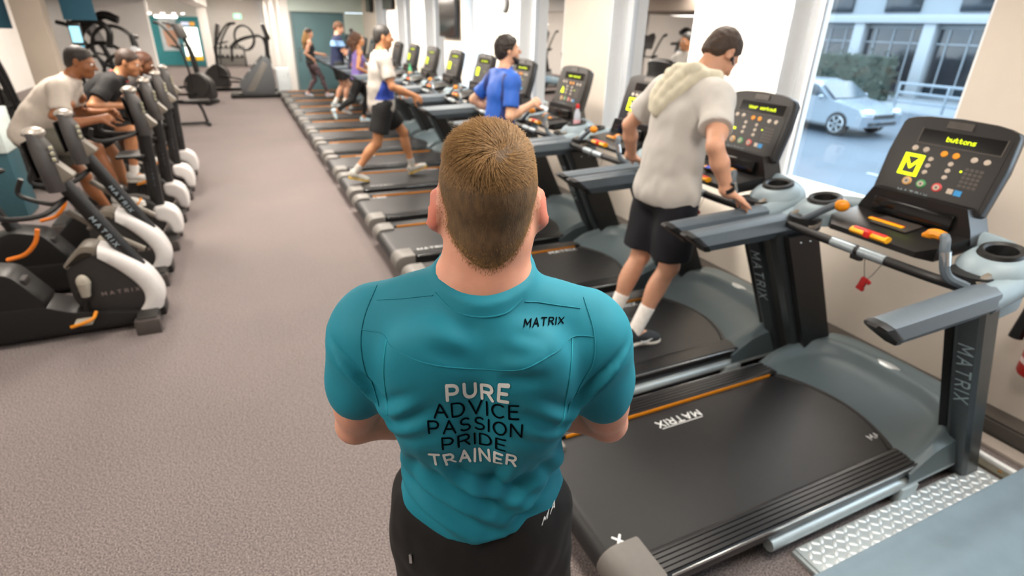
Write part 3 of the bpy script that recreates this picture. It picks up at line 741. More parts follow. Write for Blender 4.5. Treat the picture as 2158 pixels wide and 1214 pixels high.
    mb = MB(); mb.box((1.69, .03, 1.2195), (.008, .16, .004), .001, (0, -R(6), 0)); mb.build('label_bar', m_red, tr)
    mb = MB(); mb.tube([(1.535, -.085, 1.187), (1.535, .085, 1.187)], .024, 12, sy=.62); st = mb.build('stop_button', m_yel, t)
    mb = MB(); mb.tube([(1.535, -.075, 1.19), (1.535, .075, 1.19)], .0165, 10); mb.box((1.52, 0, 1.19), (.03, .03, .028), .005); mb.build('stop_bar', m_red, st)
    mb = MB(); mb.tube(bez([(1.50, -.03, 1.1), (1.51, -.035, 1.05), (1.512, -.05, 1.0)], 4), .0014, 5); mb.tube(bez([(1.50, -.115, 1.1), (1.505, -.085, 1.03), (1.512, -.065, 1.0)], 4), .0014, 5); cl = mb.build('clip_cord', m_chass, t)
    mb = MB(); mb.box((1.512, -.05, .975), (.018, .03, .05), .005, (.2, 0, 0)); mb.box((1.512, -.075, .985), (.012, .018, .018), .004, (.5, 0, 0)); mb.box((1.512, -.045, .945), (.016, .036, .016), .004, (.2, 0, 0)); mb.build('safety_clip', m_clip, cl)
    mb = MB(); loft(mb, [[Vector((x, yy, z)) for x, yy in ((1.80, -w_), (1.80, w_), (1.93, w_), (1.93, -w_))] for z, w_ in ((1.19, .27), (1.25, .25), (1.335, .21))]); mb.build('mast', m_cons, t, smooth=20)
    mb = MB(); mb.box((1.79, 0, 1.262), (.03, .36, .07), .008, (0, .1, 0)); mb.build('reading_rack', m_glossy, t)
    # console
    tilt = R(14); cz = Vector((math.sin(tilt), 0, math.cos(tilt))); cn = Vector((-math.cos(tilt), 0, math.sin(tilt))); cy = Vector((0, -1, 0))
    O = Vector((1.845, 0, 1.30))
    def cp(a, b_, n_=0): return O+cy*a+cz*b_+cn*n_      # a to the runner's right, b up the face
    outl = [(-.245, .012), (-.232, 0), (.232, 0), (.245, .012), (.252, .2), (.240, .342)]+[(.24*math.cos(R(q))**.8 if q < 90 else -.24*abs(math.cos(R(q)))**.8, .345+.04*math.sin(R(q))) for q in (20, 40, 60, 90, 120, 140, 160)]+[(-.240, .342), (-.252, .2)]
    def cring(k, n_): return [cp(a*k, .19+(b_-.19)*k, n_) for a, b_ in outl]
    mb = MB(); loft(mb, [cring(.8, -.09), cring(.95, -.075), cring(1.0, -.045), cring(1.0, -.008), cring(.985, 0)]); con = mb.build('console', m_cons, t, smooth=32)
    def slab(a0, a1, b0, b1, n0=.0, n1=.002):
        m_ = MB(); P = [cp(a, b_, n_) for n_ in (n0, n1) for a, b_ in ((a0, b0), (a1, b0), (a1, b1), (a0, b1))]
        m_.add(P, [(4, 5, 6, 7), (0, 1, 5, 4), (1, 2, 6, 5), (2, 3, 7, 6), (3, 0, 4, 7)]); return m_
    slab(-.225, .225, .022, .325).build('face_plate', m_face, con)
    slab(-.135, .205, .262, .322, .0, .004).build('display', m_glossy, con)
    fr = MB()
    for a0, a1, b0, b1 in ((-.14, -.135, .258, .325), (.205, .21, .258, .325), (-.14, .21, .256, .260)):
        m_ = slab(a0, a1, b0, b1, 0, .005); fr.add(m_.v, m_.f)
    fr.build('display_frame', m_key, con)
    s_ = slab(-.045, .06, .338, .368, 0, .006); s_.build('top_plate', mat('plate_grey', '#4b4744', .35, .4), con)
    def btn(a, b_, r_, m_, nm='button', ring=None):
        q = MB(); n = 14
        vs = [cp(a+r_*math.cos(2*PI*k/n), b_+r_*.92*math.sin(2*PI*k/n), .001) for k in range(n)]+[cp(a+r_*.8*math.cos(2*PI*k/n), b_+r_*.75*math.sin(2*PI*k/n), .006) for k in range(n)]
        q.add(vs, [(k, (k+1) % n, n+(k+1) % n, n+k) for k in range(n)]+[tuple(n+k for k in range(n))]); q.build(nm, m_, con, smooth=50)
        if ring:
            q = MB(); q.add([cp(a+r_*.6*math.cos(2*PI*k/n), b_+r_*.55*math.sin(2*PI*k/n), .0068) for k in range(n)], [tuple(range(n))]); q.build('button_cap', m_btn, con)
            q = MB(); q.add([cp(a+r_*.25*math.cos(2*PI*k/n), b_+r_*.25*math.sin(2*PI*k/n), .0072) for k in range(n)], [tuple(range(n))]); q.build('button_symbol', m_key, con)
    for a in (-.135, -.085): btn(a, .232, .0145, m_btn)
    for a in (-.005, .045): btn(a, .228, .0155, m_btno)
    for a in (.12, .17): btn(a, .225, .0145, m_btn)
    for i, b_ in enumerate((.195, .165, .135)): btn(-.048-.006*i*0, b_, .012, m_btn); btn(.04, b_-.004, .012, m_btn)
    for a, m_ in ((-.105, m_btnt), (-.04, m_btng), (.03, m_btnr)): btn(a, .082, .0225, m_, 'ring_button', True)
    slab(.075, .1, .068, .09, 0, .003).build('small_badge', m_btn, con); slab(.105, .135, .066, .09, 0, .003).build('small_badge', m_blue, con)
    kp = MB()
    for i in range(4):
        for j in range(5):
            m_ = slab(.105+i*.019, .119+i*.019, .105+j*.018, .117+j*.018, 0, .0035); kp.add(m_.v, m_.f)
    kp.build('keypad', m_key, con)
    text_mb('MATRIX', .016, .0028, cp(-.06, .026, .0025), cy, cz, gap=.6).build('console_lettering', m_letter, con, smooth=0)
    return t, con, cp, cy, cz, slab

tm, con, cp, cy, cz, slab = build_treadmill()
def led_parts(c, text, logo):
    if text: dots_mb(text, .0029, cp(.04, .291, .004), cy, cz).build('display_text', m_led, c, smooth=0)
    if logo == 'box':
        q = MB()
        for a0, a1, b0, b1 in ((-.165, -.155, .112, .2), (-.085, -.075, .112, .2), (-.165, -.075, .192, .206), (-.165, -.075, .106, .120)):
            m_ = slab(a0, a1, b0, b1, 0, .003); q.add(m_.v, m_.f)
        text_mb('M', .066, .013, cp(-.12, .124, .0028), cy, cz, q); q.build('led_logo', m_led, c, smooth=0)
    elif logo == 'bar': slab(-.17, -.11, .142, .156, 0, .003).build('led_bar', m_led, c)
    elif logo == 'tri':
        q = MB(); q.add([cp(-.15, .13, .003), cp(-.09, .13, .003), cp(-.1, .17, .003), cp(-.125, .19, .003)], [(0, 1, 2, 3)]); q.build('led_graph', m_led, c)
    if logo: q = slab(.088, .096, .165, .173, 0, .003); q.build('led_dot', m_led, c)

TREAD0 = 1.468; PITCH = 1.112; XR = .93
tlabel = {1: 'treadmill in the right foreground, empty, with yellow buttons display and red clip',
 2: 'treadmill under the white-shirted man looking down', 3: 'empty treadmill between the white-shirted man and the red-capped bottle', 4: 'treadmill under the runner in blue, red-capped bottle in its holder',
 5: 'empty treadmill just beyond the runner in blue', 6: 'treadmill under the walking man in white and blue', 7: 'empty treadmill just beyond the walking man in white and blue', 8: 'empty treadmill, second beyond the walking man in white and blue',
 9: 'empty treadmill on the near side of the woman in purple', 10: 'treadmill under the running woman in purple', 11: 'empty treadmill between the woman in purple and the man in navy', 12: 'treadmill under the man in navy',
 13: 'empty treadmill between the man in navy and the blonde woman', 14: 'treadmill under the blonde woman in patterned leggings', 15: 'farthest treadmill, with the dark-haired woman, by the teal panel'}
TM = {}
SMALL = ('button', 'button_cap', 'button_symbol', 'ring_button', 'small_badge', 'console_lettering', 'bolt', 'label_bar', 'clip_cord')
for n in range(1, 16):
    o = tm if n == 1 else copy_tree(tm, skip=('belt_lettering', 'lettering_line')+(SMALL if n > 5 else ()))
    TM[n] = o
me_far = text_mb('MATRIX', .042, .0075, (0, .285, .1868), (1, 0, 0), (0, 1, 0)).mesh('belt_lettering', m_letw, 0); me_near = text_mb('MATRIX', .042, .0075, (0, -.325, .1872), (1, 0, 0), (0, 1, 0)).mesh('belt_lettering', m_letw, 0)
for n, o in TM.items():
    if n > 1:
        bl = [k for k in o.children if k.name.split('.')[0] == 'belt'][0]
        for me_, x_ in ((me_far, (0, 0, 1.3, 1.45, .9, .25, 1.2, .6, .25, 1.0, .5, .3, .8, .5, .4, .6)[n]), (me_near, (0, 0, .5, .93, .4, 1.2, .45, .8, 1.1, .4, .9, 1.0, .3, 1.1, .7, .9)[n])):
            q = link('belt_lettering', me_, bl); q.location = (x_, 0, .0029*(x_-.3) if x_ > .3 else 0)
    o['label'] = tlabel[n]; o.location = (XR, TREAD0+PITCH*(n-1), 0)
    c = [k for k in o.children if k.name.split('.')[0] == 'console'][0]
    if n == 1: led_parts(c, 'buttons', 'box')
    elif n == 2: led_parts(c, 'your workout', 'bar')
    elif n == 3: led_parts(c, None, 'box')
    elif n in (4, 5, 6, 7, 8, 9): led_parts(c, 'your workout', 'tri' if n == 4 else 'box')

# chequer plate over the cables between the two nearest treadmills, with its end strip
t = thing('chequer_plate', 'bright chequered aluminium cover plate on the carpet between the nearest treadmill and the ribbed platform', 'floor plate', (2.46, .90, 0))
mb = MB(); mb.box((0, 0, .014), (1.28, .17, .028), .003); mb.box((-.645, 0, .01), (.02, .17, .02), .003); mb.build('plate', mat('aluminium', '#c3ced1', .42, .45, var=.06, scale=12), t)
mb = MB()
for i in range(34):
    for j in range(5):
        a = .7 if (i+j) % 2 else -.7
        mb.ell((-.61+i*.037, -.068+j*.034, .0285), (.0195, .0085, .0035), 8, 4, (0, 0, a))
mb.build('tread_pattern', mat('aluminium_polished', '#f2f8f9', .3, .4, var=.05), t, kind='stuff')
t = thing('cover_strip', 'white metal strip with brass screws on the floor beside the near upright', 'floor strip', (3.20, .95, 0))
mb = MB(); mb.box((.035, 0, .015), (.03, .2, .03), .004); mb.build('strip', mat('white_metal', '#eef1f2', .3), t)
mb = MB(); mb.box((-.02, 0, .008), (.06, .2, .016), .003); mb.build('base_plate', mat('olive_metal', '#6f6c5e', .5, .4), t)
for yy in (-.05, .06):
    mb = MB(); mb.lathe([(.009, .016), (.008, .02), (.002, .021)], (-.02, yy, 0), 10); mb.build('screw', mat('brass', '#c08a3e', .3, .9), t)

# drinks bottles and oddments
def bottle(loc, lab, body, capc, h=.2, rz=0):
    t = thing('water_bottle', lab, 'bottle', loc, rz)
    mb = MB(); mb.lathe([(.002, .004), (.028, 0), (.031, .01), (.030, .05), (.0285, .06), (.0305, .07), (.030, h*.55), (.026, h*.7), (.014, h*.84), (.013, h*.88)], n=20); mb.build('bottle_body', body, t)
    mb = MB(); mb.lathe([(.0315, .065), (.0315, h*.5)], n=20, cap=False); mb.build('bottle_label', mat('bottle_label_pink', '#d8a8b0', .5), t)
    mb = MB(); mb.lathe([(.015, h*.86), (.0155, h*.98), (.013, h), (.002, h)], n=16); mb.build('bottle_cap', capc, t)
bottle((XR+1.745, TREAD0+PITCH*3-.405, 1.125), 'clear plastic water bottle with a red cap in the cup holder', mat('bottle_plastic', '#ccd3e0', .15, alpha=.75), m_red, .26)
bottle((XR+1.745, TREAD0+PITCH*8-.405, 1.125), 'green drinks bottle in a cup holder beside the walking man', mat('bottle_green', '#4fae79', .3), mat('cap_green', '#3b9a66', .4), .24)
# things on the tray of the second treadmill
t = thing('phone', 'phone with a blue screen lying on the tray before the white-shirted man', 'phone', (XR+1.66, TREAD0+PITCH+.0, 1.219), .3)
mb = MB(); mb.box((0, 0, .005), (.07, .14, .009), .003); mb.build('phone_body', m_dark, t)
mb = MB(); mb.box((0, 0, .0102), (.06, .125, .001)); mb.build('phone_screen', mat('phone_screen', '#3b56c0', .2, emit='#3b56c0', estr=.4), t)

# fire extinguisher on the wall at the right edge
t = thing('fire_extinguisher', 'red fire extinguisher with black discharge horn hung on the wall', 'extinguisher', (XW-.11, 1.045, .42))
mr = mat('extinguisher_red', '#b3211f', .3, var=.06)
mb = MB(); mb.lathe([(.03, 0), (.07, .004), (.078, .02), (.078, .42), (.06, .48), (.025, .51), (.02, .53)], n=28); mb.build('cylinder', mr, t)
mb = MB(); mb.lathe([(.0785, .07), (.0785, .1)], n=28, cap=False); mb.build('label_band', mat('band_pale', '#d9c6c4', .5), t)
mb = MB(); mb.lathe([(.02, .53), (.024, .57), (.01, .58)], n=14); mb.box((-.04, 0, .585), (.12, .022, .014), .004); mb.box((-.035, 0, .61), (.12, .022, .012), .004, (0, .2, 0)); mb.build('valve', m_dark, t)
mb = MB(); mb.tube(bez([(0, .02, .56), (-.02, .1, .55), (-.02, .125, .45), (-.02, .125, .36)], 5), .011, 8); hs = mb.build('hose', m_dark, t)
mb = MB(); mb.tube([(-.02, .125, .38), (-.02, .13, .17)], [.02, .032], 14); mb.build('horn', m_dark, t)
mb = MB(); mb.box((.085, 0, .3), (.03, .1, .1), .004); mb.torus((0, 0, .3), .08, .006, 24, 6); mb.build('wall_bracket', m_dark, t)
# low ribbed platform at the bottom right corner
t = thing('step_platform', 'blue-grey ribbed platform at the bottom right corner beside the chequer plate', 'platform', (2.5, .33, 0))
mb = MB()
def ribs(u, v):
    y = -.46+.93*v; return (-.9+1.85*u, y, .17+.013*math.sin(v*2*PI*4)*(1 if .03 < v < .97 else 0))
mb.grid(ribs, 6, 60)
mb.add([(-.9, -.46, 0), (.95, -.46, 0), (.95, .47, 0), (-.9, .47, 0), (-.9, -.46, .17), (.95, -.46, .17), (.95, .47, .17), (-.9, .47, .17)], [(0, 1, 5, 4), (1, 2, 6, 5), (2, 3, 7, 6), (3, 0, 4, 7)])
mb.build('ribbed_top', mat('platform_rubber', '#70838e', .55, var=.06, scale=10, bump=.1, bscale=300), t, smooth=60)
mb = MB(); mb.box((-.93, .42, .06), (.06, .07, .12), .02); mb.box((-.93, -.4, .06), (.06, .07, .12), .02); mb.build('foot', m_chass, t)

# ================================================================== exercise bikes
m_bwhite = mat('bike_white', '#d9d6d4', .4, var=.03)
m_bgrey = mat('bike_grey', '#2b2928', .5, var=.06)
m_btan = mat('bike_tan', '#6e675d', .45, var=.05)
m_bdark = mat('bike_dark', '#0f0e0e', .45, var=.1)
m_tube = mat('bike_tube', '#1d1c1c', .4, .2, var=.06)
m_cback = mat('console_back_grey', '#3b3837', .45, var=.06)
m_ped = mat('pedal_grey', '#a39d90', .5)
def rounded(pts, r=.03, n=4):
    o = []; m = len(pts)
    for i in range(m):
        p, a, b = Vector(pts[i]).to_2d(), Vector(pts[i-1]).to_2d(), Vector(pts[(i+1) % m]).to_2d()
        u, v = (a-p), (b-p); k = min(r, u.length*.45, v.length*.45); u.normalize(); v.normalize()
        s_, e_ = p+u*k, p+v*k
        for j in range(n+1):
            q = j/n; o.append(tuple(s_*(1-q)**2+p*2*q*(1-q)+e_*q*q))
    return o
def console_head(t, x, z, lean, hgt=.36, wd=.21):
    mb = MB(); rings = []
    for k in range(9):
        q = k/8; zz = z+hgt*q; xx = x-lean*(q-.3); a = wd/2*(.82+.18*math.sin(PI*min(1, q*1.2))) if q < .9 else wd/2*.8
        d = .075*(1 if q < .85 else .75-.9*(q-.85))
        rings.append([Vector((xx+d*math.cos(2*PI*i/16)*(1 if math.cos(2*PI*i/16) > 0 else .55), a*math.sin(2*PI*i/16), zz)) for i in range(16)])
    loft(mb, rings); c = mb.build('console', m_cback, t, smooth=50)
    mb = MB(); mb.ell((x+.01-lean*.62, 0, z+hgt*.985), (.06, wd*.36, .035), 16, 8); mb.build('console_cap', mat('console_cap_silver', '#9c958d', .35, .3), c)
    mb = MB(); mb.prism(rounded([(x+.02, z+.02), (x+.14, z+.085), (x+.05, z+.19), (x+.02, z+.2)], .02), -.05, .05, 'y', .01); mb.build('console_bracket', m_btan, c)
    mb = MB()
    for k in range(3): mb.box((x+.075-lean*.3, -.06, z+.2+.035*k), (.02, .02, .022), .005)
    mb.build('console_buttons', mat('key_cream', '#9d9a83', .5), c, kind='stuff')
    mb = MB(); mb.box((x-.05-lean*.25, 0, z+hgt*.55), (.012, wd*.7, hgt*.6), .004, (0, -lean/hgt, 0)); mb.build('console_screen', m_glossy, c)
def saddle(t, x, z):
    mb = MB(); mb.ell((x-.06, 0, z), (.13, .12, .05), 18, 10); mb.ell((x+.1, 0, z-.005), (.13, .045, .035), 16, 8); mb.build('saddle', m_bdark, t)
def crank(t, x, z, side, ang, yb):
    d = Vector((math.cos(ang), 0, math.sin(ang)))*.17; p = Vector((x, side*yb, z)); e = p+d
    mb = MB(); mb.tube([p, e], [.022, .016], 10); mb.lathe([(.04, -.015), (.04, .015)], p, 16, 'y'); cr = mb.build('crank', m_bdark, t)
    mb = MB(); mb.box(e+Vector((0, side*.06, 0)), (.1, .09, .025), .008); mb.build('pedal', m_ped, cr)
    mb = MB(); mb.tube(bez([e+Vector((-.07, side*.1, -.01)), e+Vector((0, side*.11, .01)), e+Vector((.06, side*.1, .03)), e+Vector((.08, side*.06, .06))], 5), .011, 8); mb.build('pedal_strap', m_org, cr)
def bike_a():
    t = thing('exercise_bike', '', 'exercise bike', group='exercise bikes along the aisle')
    # base: long beam with front and rear feet
    mb = MB(); mb.box((-.62, 0, .075), (1.3, .12, .07), .02); mb.build('base_beam', m_bdark, t)
    for x, w_ in ((-.07, .46), (-1.22, .5)):
        mb = MB(); mb.box((x, 0, .085), (.13, w_, .08), .02); f = mb.build('foot_bar', m_btan if x < -1 else m_bgrey, t)
        for s in (-1, 1):
            mb = MB(); mb.box((x, s*(w_/2-.02), .055), (.155, .075, .11), .018); mb.box((x, s*(w_/2-.02), .012), (.15, .07, .024), .006); mb.build('foot_cap', mat('foot_cap_grey', '#4b4543', .4), f)
    # drive housing with pale band over its crown
    body = [(-.48, .27), (-.465, .50), (-.34, .575), (-.26, .575), (-.12, .44), (-.03, .30), (-.02, .18), (-.08, .11), (-.42, .11)]
    mb = MB(); mb.prism(rounded(body, .09, 5), -.075, .075, 'y', .03, 3); h = mb.build('drive_housing', m_bgrey, t, smooth=50)
    outer = bez([(-.255, .617, 0), (-.17, .562, 0), (-.08, .488, 0), (.0, .385, 0), (.042, .27, 0), (.045, .19, 0), (.018, .112, 0)], 4)
    inner = bez([(-.272, .535, 0), (-.21, .475, 0), (-.155, .41, 0), (-.10, .33, 0), (-.070, .25, 0), (-.078, .18, 0), (-.125, .112, 0)], 4)
    rings = []
    for o_, i_ in zip(outer, inner):
        P = lambda k, yy: Vector((i_.x+(o_.x-i_.x)*k, yy, i_.y+(o_.y-i_.y)*k))
        rings.append([P(0, -.080), P(.08, -.090), P(.55, -.094), P(.84, -.086), P(.96, -.066), P(1, -.03), P(1, .03), P(.96, .066), P(.84, .086), P(.55, .094), P(.08, .090), P(0, .080)])
    mb = MB(); loft(mb, rings); mb.build('pale_band', m_bwhite, t, smooth=50)
    mb = MB(); mb.prism(rounded([(-.475, .50), (-.34, .635), (-.258, .618), (-.272, .545), (-.345, .575), (-.45, .475)], .03, 4), -.088, .088, 'y', .02); mb.build('tan_band', m_btan, t, smooth=50)
    mb = MB(); mb.prism(rounded([(-1.22, .04), (-1.15, .22), (-.9, .27), (-.62, .26), (-.5, .2), (-.12, .13), (-.1, .04)], .03, 3), -.13, .13, 'y', .02); mb.build('base_cover', m_bdark, t, smooth=50)
    mb = MB(); mb.prism(rounded([(-1.2, .2), (-1.12, .46), (-.92, .54), (-.74, .50), (-.6, .26), (-.7, .18)], .04, 3), -.12, .12, 'y', .02); mb.build('rear_housing', m_bdark, t, smooth=50)
    text_mb('MATRIX', .024, .0045, (-.20, -.0765, .268), (1, 0, .02), (0, 0, 1), gap=.75).build('lettering', mat('lettering_brown', '#8d7f7b', .5), h, smooth=0)
    crank(t, -.40, .30, -1, R(-100), .10); crank(t, -.40, .30, 1, R(80), .10)
    mb = MB(); mb.ell((-.375, -.135, .40), (.04, .03, .055), 14, 10); mb.tube([(-.375, -.13, .40), (-.385, -.13, .30)], [.042, .026], 12); mb.build('crank_cover', m_ped, t)
    # mast with lettering, leaning back to the console
    a, b_ = Vector((-.07, 0, .42)), Vector((-.36, 0, 1.06))
    mb = MB(); mb.tube([a, b_], .042, 14, sx=1, sy=1.15); ms = mb.build('mast', m_tube, t)
    dn = (a-b_).normalized(); side = Vector((0, -1, 0)); upv = dn.cross(side)*-1
    text_mb('MATRIX', .028, .0055, b_.lerp(a, .56)+Vector((-.012, -.047, -.006)), dn, Vector((-dn.z, 0, dn.x)), gap=.55).build('lettering', m_letter, ms, smooth=0)
    mb = MB(); mb.tube(bez([(-.02, .05, .52), (-.2, .05, .66), (-.38, .04, .84)], 5), .022, 8); mb.build('mast_brace', m_btan, t)
    console_head(t, -.40, .99, .03)
    mb = MB(); mb.tube(bez([(-.62, -.24, 1.02), (-.66, -.24, .93), (-.6, -.22, .885), (-.46, -.12, .87), (-.36, 0, .93), (-.46, .12, .87), (-.6, .22, .885), (-.66, .24, .93), (-.62, .24, 1.02)], 5), .016, 8); mb.build('handlebar', m_bdark, t)
    # seat post and saddle
    mb = MB(); mb.tube([(-.78, 0, .1), (-.95, 0, .6)], [.06, .045], 12); mb.tube([(-.95, 0, .58), (-1.05, 0, .93)], .028, 12); mb.build('seat_post', m_bdark, t)
    mb = MB(); mb.box((-.80, -.01, .37), (.2, .17, .13), .03, (0, -.3, 0)); mb.box((-.74, -.04, .43), (.12, .1, .05), .015); mb.build('seat_rail', m_bgrey, t)
    mb = MB(); mb.tube(bez([(-.72, -.1, .60), (-.62, -.12, .63), (-.55, -.12, .70), (-.52, -.11, .78)], 5), .018, 8, sy=.7); mb.build('adjust_lever', mat('lever_orange', '#d9730c', .4), t)
    saddle(t, -1.08, .97)
    return t
def bike_b():
    t = thing('exercise_bike', '', 'exercise bike', group='exercise bikes along the aisle')
    mb = MB(); mb.box((-.55, 0, .075), (1.1, .1, .07), .02); mb.build('base_beam', m_bdark, t)
    for x, w_ in ((-.05, .46), (-1.08, .5)):
        mb = MB(); mb.box((x, 0, .075), (.12, w_, .08), .02); f = mb.build('foot_bar', m_bgrey, t)
        for s in (-1, 1):
            mb = MB(); mb.box((x, s*(w_/2-.02), .05), (.145, .075, .10), .018); mb.build('foot_cap', mat('foot_cap_grey', '#4b4543', .4), f)
    mb = MB(); mb.prism(rounded([(-1.0, .04), (-.9, .22), (-.7, .42), (-.52, .40), (-.4, .2), (-.12, .13), (-.1, .04)], .03, 3), -.12, .12, 'y', .02); mb.build('base_cover', m_bdark, t, smooth=50)
    mb = MB(); mb.prism(rounded([(-.50, .18), (-.45, .46), (-.28, .52), (-.1, .44), (-.06, .2), (-.14, .12), (-.4, .12)], .08, 5), -.075, .075, 'y', .03, 3); mb.build('drive_housing', m_bgrey, t, smooth=50)
    mb = MB(); mb.prism(rounded([(-.14, .40), (-.03, .40), (.05, .34), (.075, .24), (.06, .12), (-.02, .12), (-.05, .24), (-.14, .27)], .045, 5), -.095, .095, 'y', .03, 3); mb.build('pale_band', m_bwhite, t, smooth=50)
    crank(t, -.36, .30, -1, R(60), .10); crank(t, -.36, .30, 1, R(240), .10)
    a, b_ = Vector((-.10, 0, .34)), Vector((-.07, 0, 1.12))
    mb = MB(); mb.tube([a, b_], .055, 14, sx=1.1); ms = mb.build('mast', m_tube, t)
    text_mb('MATRIX', .026, .005, a.lerp(b_, .45)+Vector((-.012, -.0575, 0)), (0, 0, -1), (1, 0, 0), gap=.55).build('lettering', mat('lettering_dim', '#59606a', .6), ms, smooth=0)
    console_head(t, -.08, 1.04, .05, .38, .24)
    mb = MB(); mb.tube(bez([(-.40, -.22, 1.14), (-.42, -.22, 1.06), (-.34, -.2, 1.03), (-.2, -.1, 1.04), (-.1, 0, 1.06), (-.2, .1, 1.04), (-.34, .2, 1.03), (-.42, .22, 1.06), (-.40, .22, 1.14)], 5), .017, 8); mb.build('handlebar', m_bdark, t)
    mb = MB(); mb.box((-.2, 0, .87), (.22, .3, .025), .01); mb.tube([(-.1, -.03, .8), (-.2, -.03, .86)], .015, 8); mb.build('bottle_tray', m_bdark, t)
    mb = MB(); mb.tube([(-.58, 0, .1), (-.70, 0, .6)], [.055, .042], 12); mb.tube([(-.70, 0, .58), (-.76, 0, .92)], .027, 12); mb.build('seat_post', m_bdark, t)
    mb = MB(); mb.tube([(-.45, 0, .3), (-.62, 0, .3)], .035, 10); mb.build('frame_link', m_bgrey, t)
    saddle(t, -.78, .95)
    return t
BY = [4.32, 5.14, 5.98, 6.86, 7.74, 8.62]; BX = [-.77, -.785, -.78, -.77, -.75, -.75]
BL = ['nearest exercise bike, riderless, with pale band and grey pedal', 'riderless exercise bike just behind the nearest one', 'exercise bike ridden by the man in pale grey top', 'exercise bike ridden by the man in black top',
      'exercise bike ridden by the dark-haired rider behind the man in black', 'farthest exercise bike of the row, riderless, by the aisle']
ba = bike_a(); bb = bike_b(); BK = [ba, copy_tree(ba), bb, copy_tree(bb), copy_tree(bb), copy_tree(bb)]
for o, x, y, l in zip(BK, BX, BY, BL): o.location = (x, y, 0); o['label'] = l

# ================================================================== background machines and furniture
m_ell = mat('machine_black', '#100f0f', .4, .2, var=.1); m_ells = mat('machine_silver', '#b9b6b4', .35, .5)
def elliptical(loc, rz, lab, grp=None):
    t = thing('elliptical_trainer', lab, 'elliptical trainer', loc, rz, grp)   # faces +x
    mb = MB(); mb.box((-.1, 0, .05), (1.9, .12, .08), .02); mb.box((.8, 0, .05), (.12, .62, .09), .02); mb.box((-1.0, 0, .05), (.12, .56, .09), .02); mb.build('base_frame', m_ell, t)
    mb = MB(); mb.prism(rounded([(.25, .1), (.3, .62), (.6, .78), (.9, .55), (.92, .12)], .1, 5), -.13, .13, 'y', .04, 3); mb.build('drive_housing', m_bgrey, t, smooth=50)
    for s in (-1, 1):
        mb = MB(); mb.torus((.55, s*.17, .45), .27, .022, 28, 8, (PI/2, 0, 0)); mb.build('crank_wheel', m_bgrey, t)
        mb = MB(); mb.tube([(.5, s*.2, .25+.2*(s > 0)), (-.9, s*.2, .22)], .03, 10); mb.box((-.35, s*.22, .27+.1*(s > 0)), (.36, .15, .05), .02); mb.build('pedal_arm', m_ell, t)
        mb = MB(); mb.tube(bez([(.5, s*.24, .4), (.48, s*.27, .9), (.4, s*.28, 1.3), (.22, s*.27, 1.62), (.05, s*.25, 1.82), (-.08, s*.22, 1.86)], 6), .024, 10); a = mb.build('swing_arm', m_ell, t)
        mb = MB(); mb.tube([(.03, s*.245, 1.835), (-.10, s*.215, 1.865)], .034, 10); mb.build('arm_grip', m_bdark, a)
    mb = MB(); mb.tube(bez([(.55, 0, .7), (.5, 0, 1.2), (.42, 0, 1.55)], 5), .045, 12); mb.build('mast', m_ell, t)
    mb = MB(); mb.box((.36, 0, 1.68), (.07, .46, .34), .03, (0, -.3, 0)); c = mb.build('console', m_cback, t)
    mb = MB(); mb.box((.318, 0, 1.69), (.012, .36, .22), .004, (0, -.3, 0)); mb.build('console_screen', m_glossy, c)
    mb = MB(); mb.tube(bez([(.42, -.3, 1.3), (.2, -.26, 1.36), (.3, 0, 1.32), (.2, .26, 1.36), (.42, .3, 1.3)], 6), .018, 8); mb.build('fixed_bar', m_ell, t)
    return t
def arc_machine(loc, rz, lab):
    """hoop-framed cable machine: two big arcs, column, pale round plates"""
    t = thing('cable_machine', lab, 'cable machine', loc, rz)
    mb = MB(); mb.box((0, 0, .04), (1.2, .7, .07), .02); mb.build('base_plate', m_ell, t)
    mb = MB(); mb.tube(bez([(-.45, 0, .05), (-.5, 0, 1.0), (-.36, 0, 1.7), (0, 0, 1.98), (.22, 0, 1.93)], 7), .06, 10); mb.build('main_arc', m_ell, t)
    for k, (cx_, cz_, r_) in enumerate(((.12, 1.55, .30), (.18, 1.12, .34), (-.12, 1.28, .33))):
        mb = MB(); mb.torus((cx_, -.08+.08*k, cz_), r_, .026, 30, 8, (PI/2, 0, 0)); mb.build('hoop', m_ell, t)
    for k in range(4):
        mb = MB(); mb.lathe([(.02, -.03), (.075, -.025), (.08, 0), (.075, .025), (.02, .03)], (.40+.05*k, -.16, 1.50-.14*k), 18, 'y'); mb.build('weight_disc', mat('disc_silver', '#d8dade', .3, .4), t)
    mb = MB(); mb.tube([(.52, -.1, .05), (.38, -.1, 1.72)], .035, 10); mb.tube([(.38, -.14, 1.5), (.58, -.14, 1.02)], .02, 8); mb.tube([(.38, .1, 1.70), (.38, -.1, 1.72)], .03, 8); mb.build('column', m_ell, t)
    mb = MB(); mb.tube(bez([(-.4, -.1, 1.85), (-.1, -.12, 1.93), (.1, -.12, 1.8), (.06, -.12, 1.55)], 6), .045, 10); mb.build('pulley_arm', m_ell, t)
    return t
arc_machine((-1.72, 10.9, 0), R(-12), 'black hoop-framed cable machine with silver discs behind the cyclists')
elliptical((-3.15, 8.3, 0), R(35), 'black elliptical trainer left of the beige column behind the cyclists')
elliptical((-3.7, 11.2, 0), R(20), 'black elliptical trainer deep in the left bay, nearer one')
elliptical((-4.4, 13.3, 0), R(75), 'black elliptical trainer deep in the left bay, farther one')
elliptical((-2.55, 13.0, 0), R(-8), 'black elliptical trainer in front of the white partition end')
elliptical((-1.45, 16.9, 0), R(-20), 'black elliptical trainer beyond the white partition end, by the aisle')
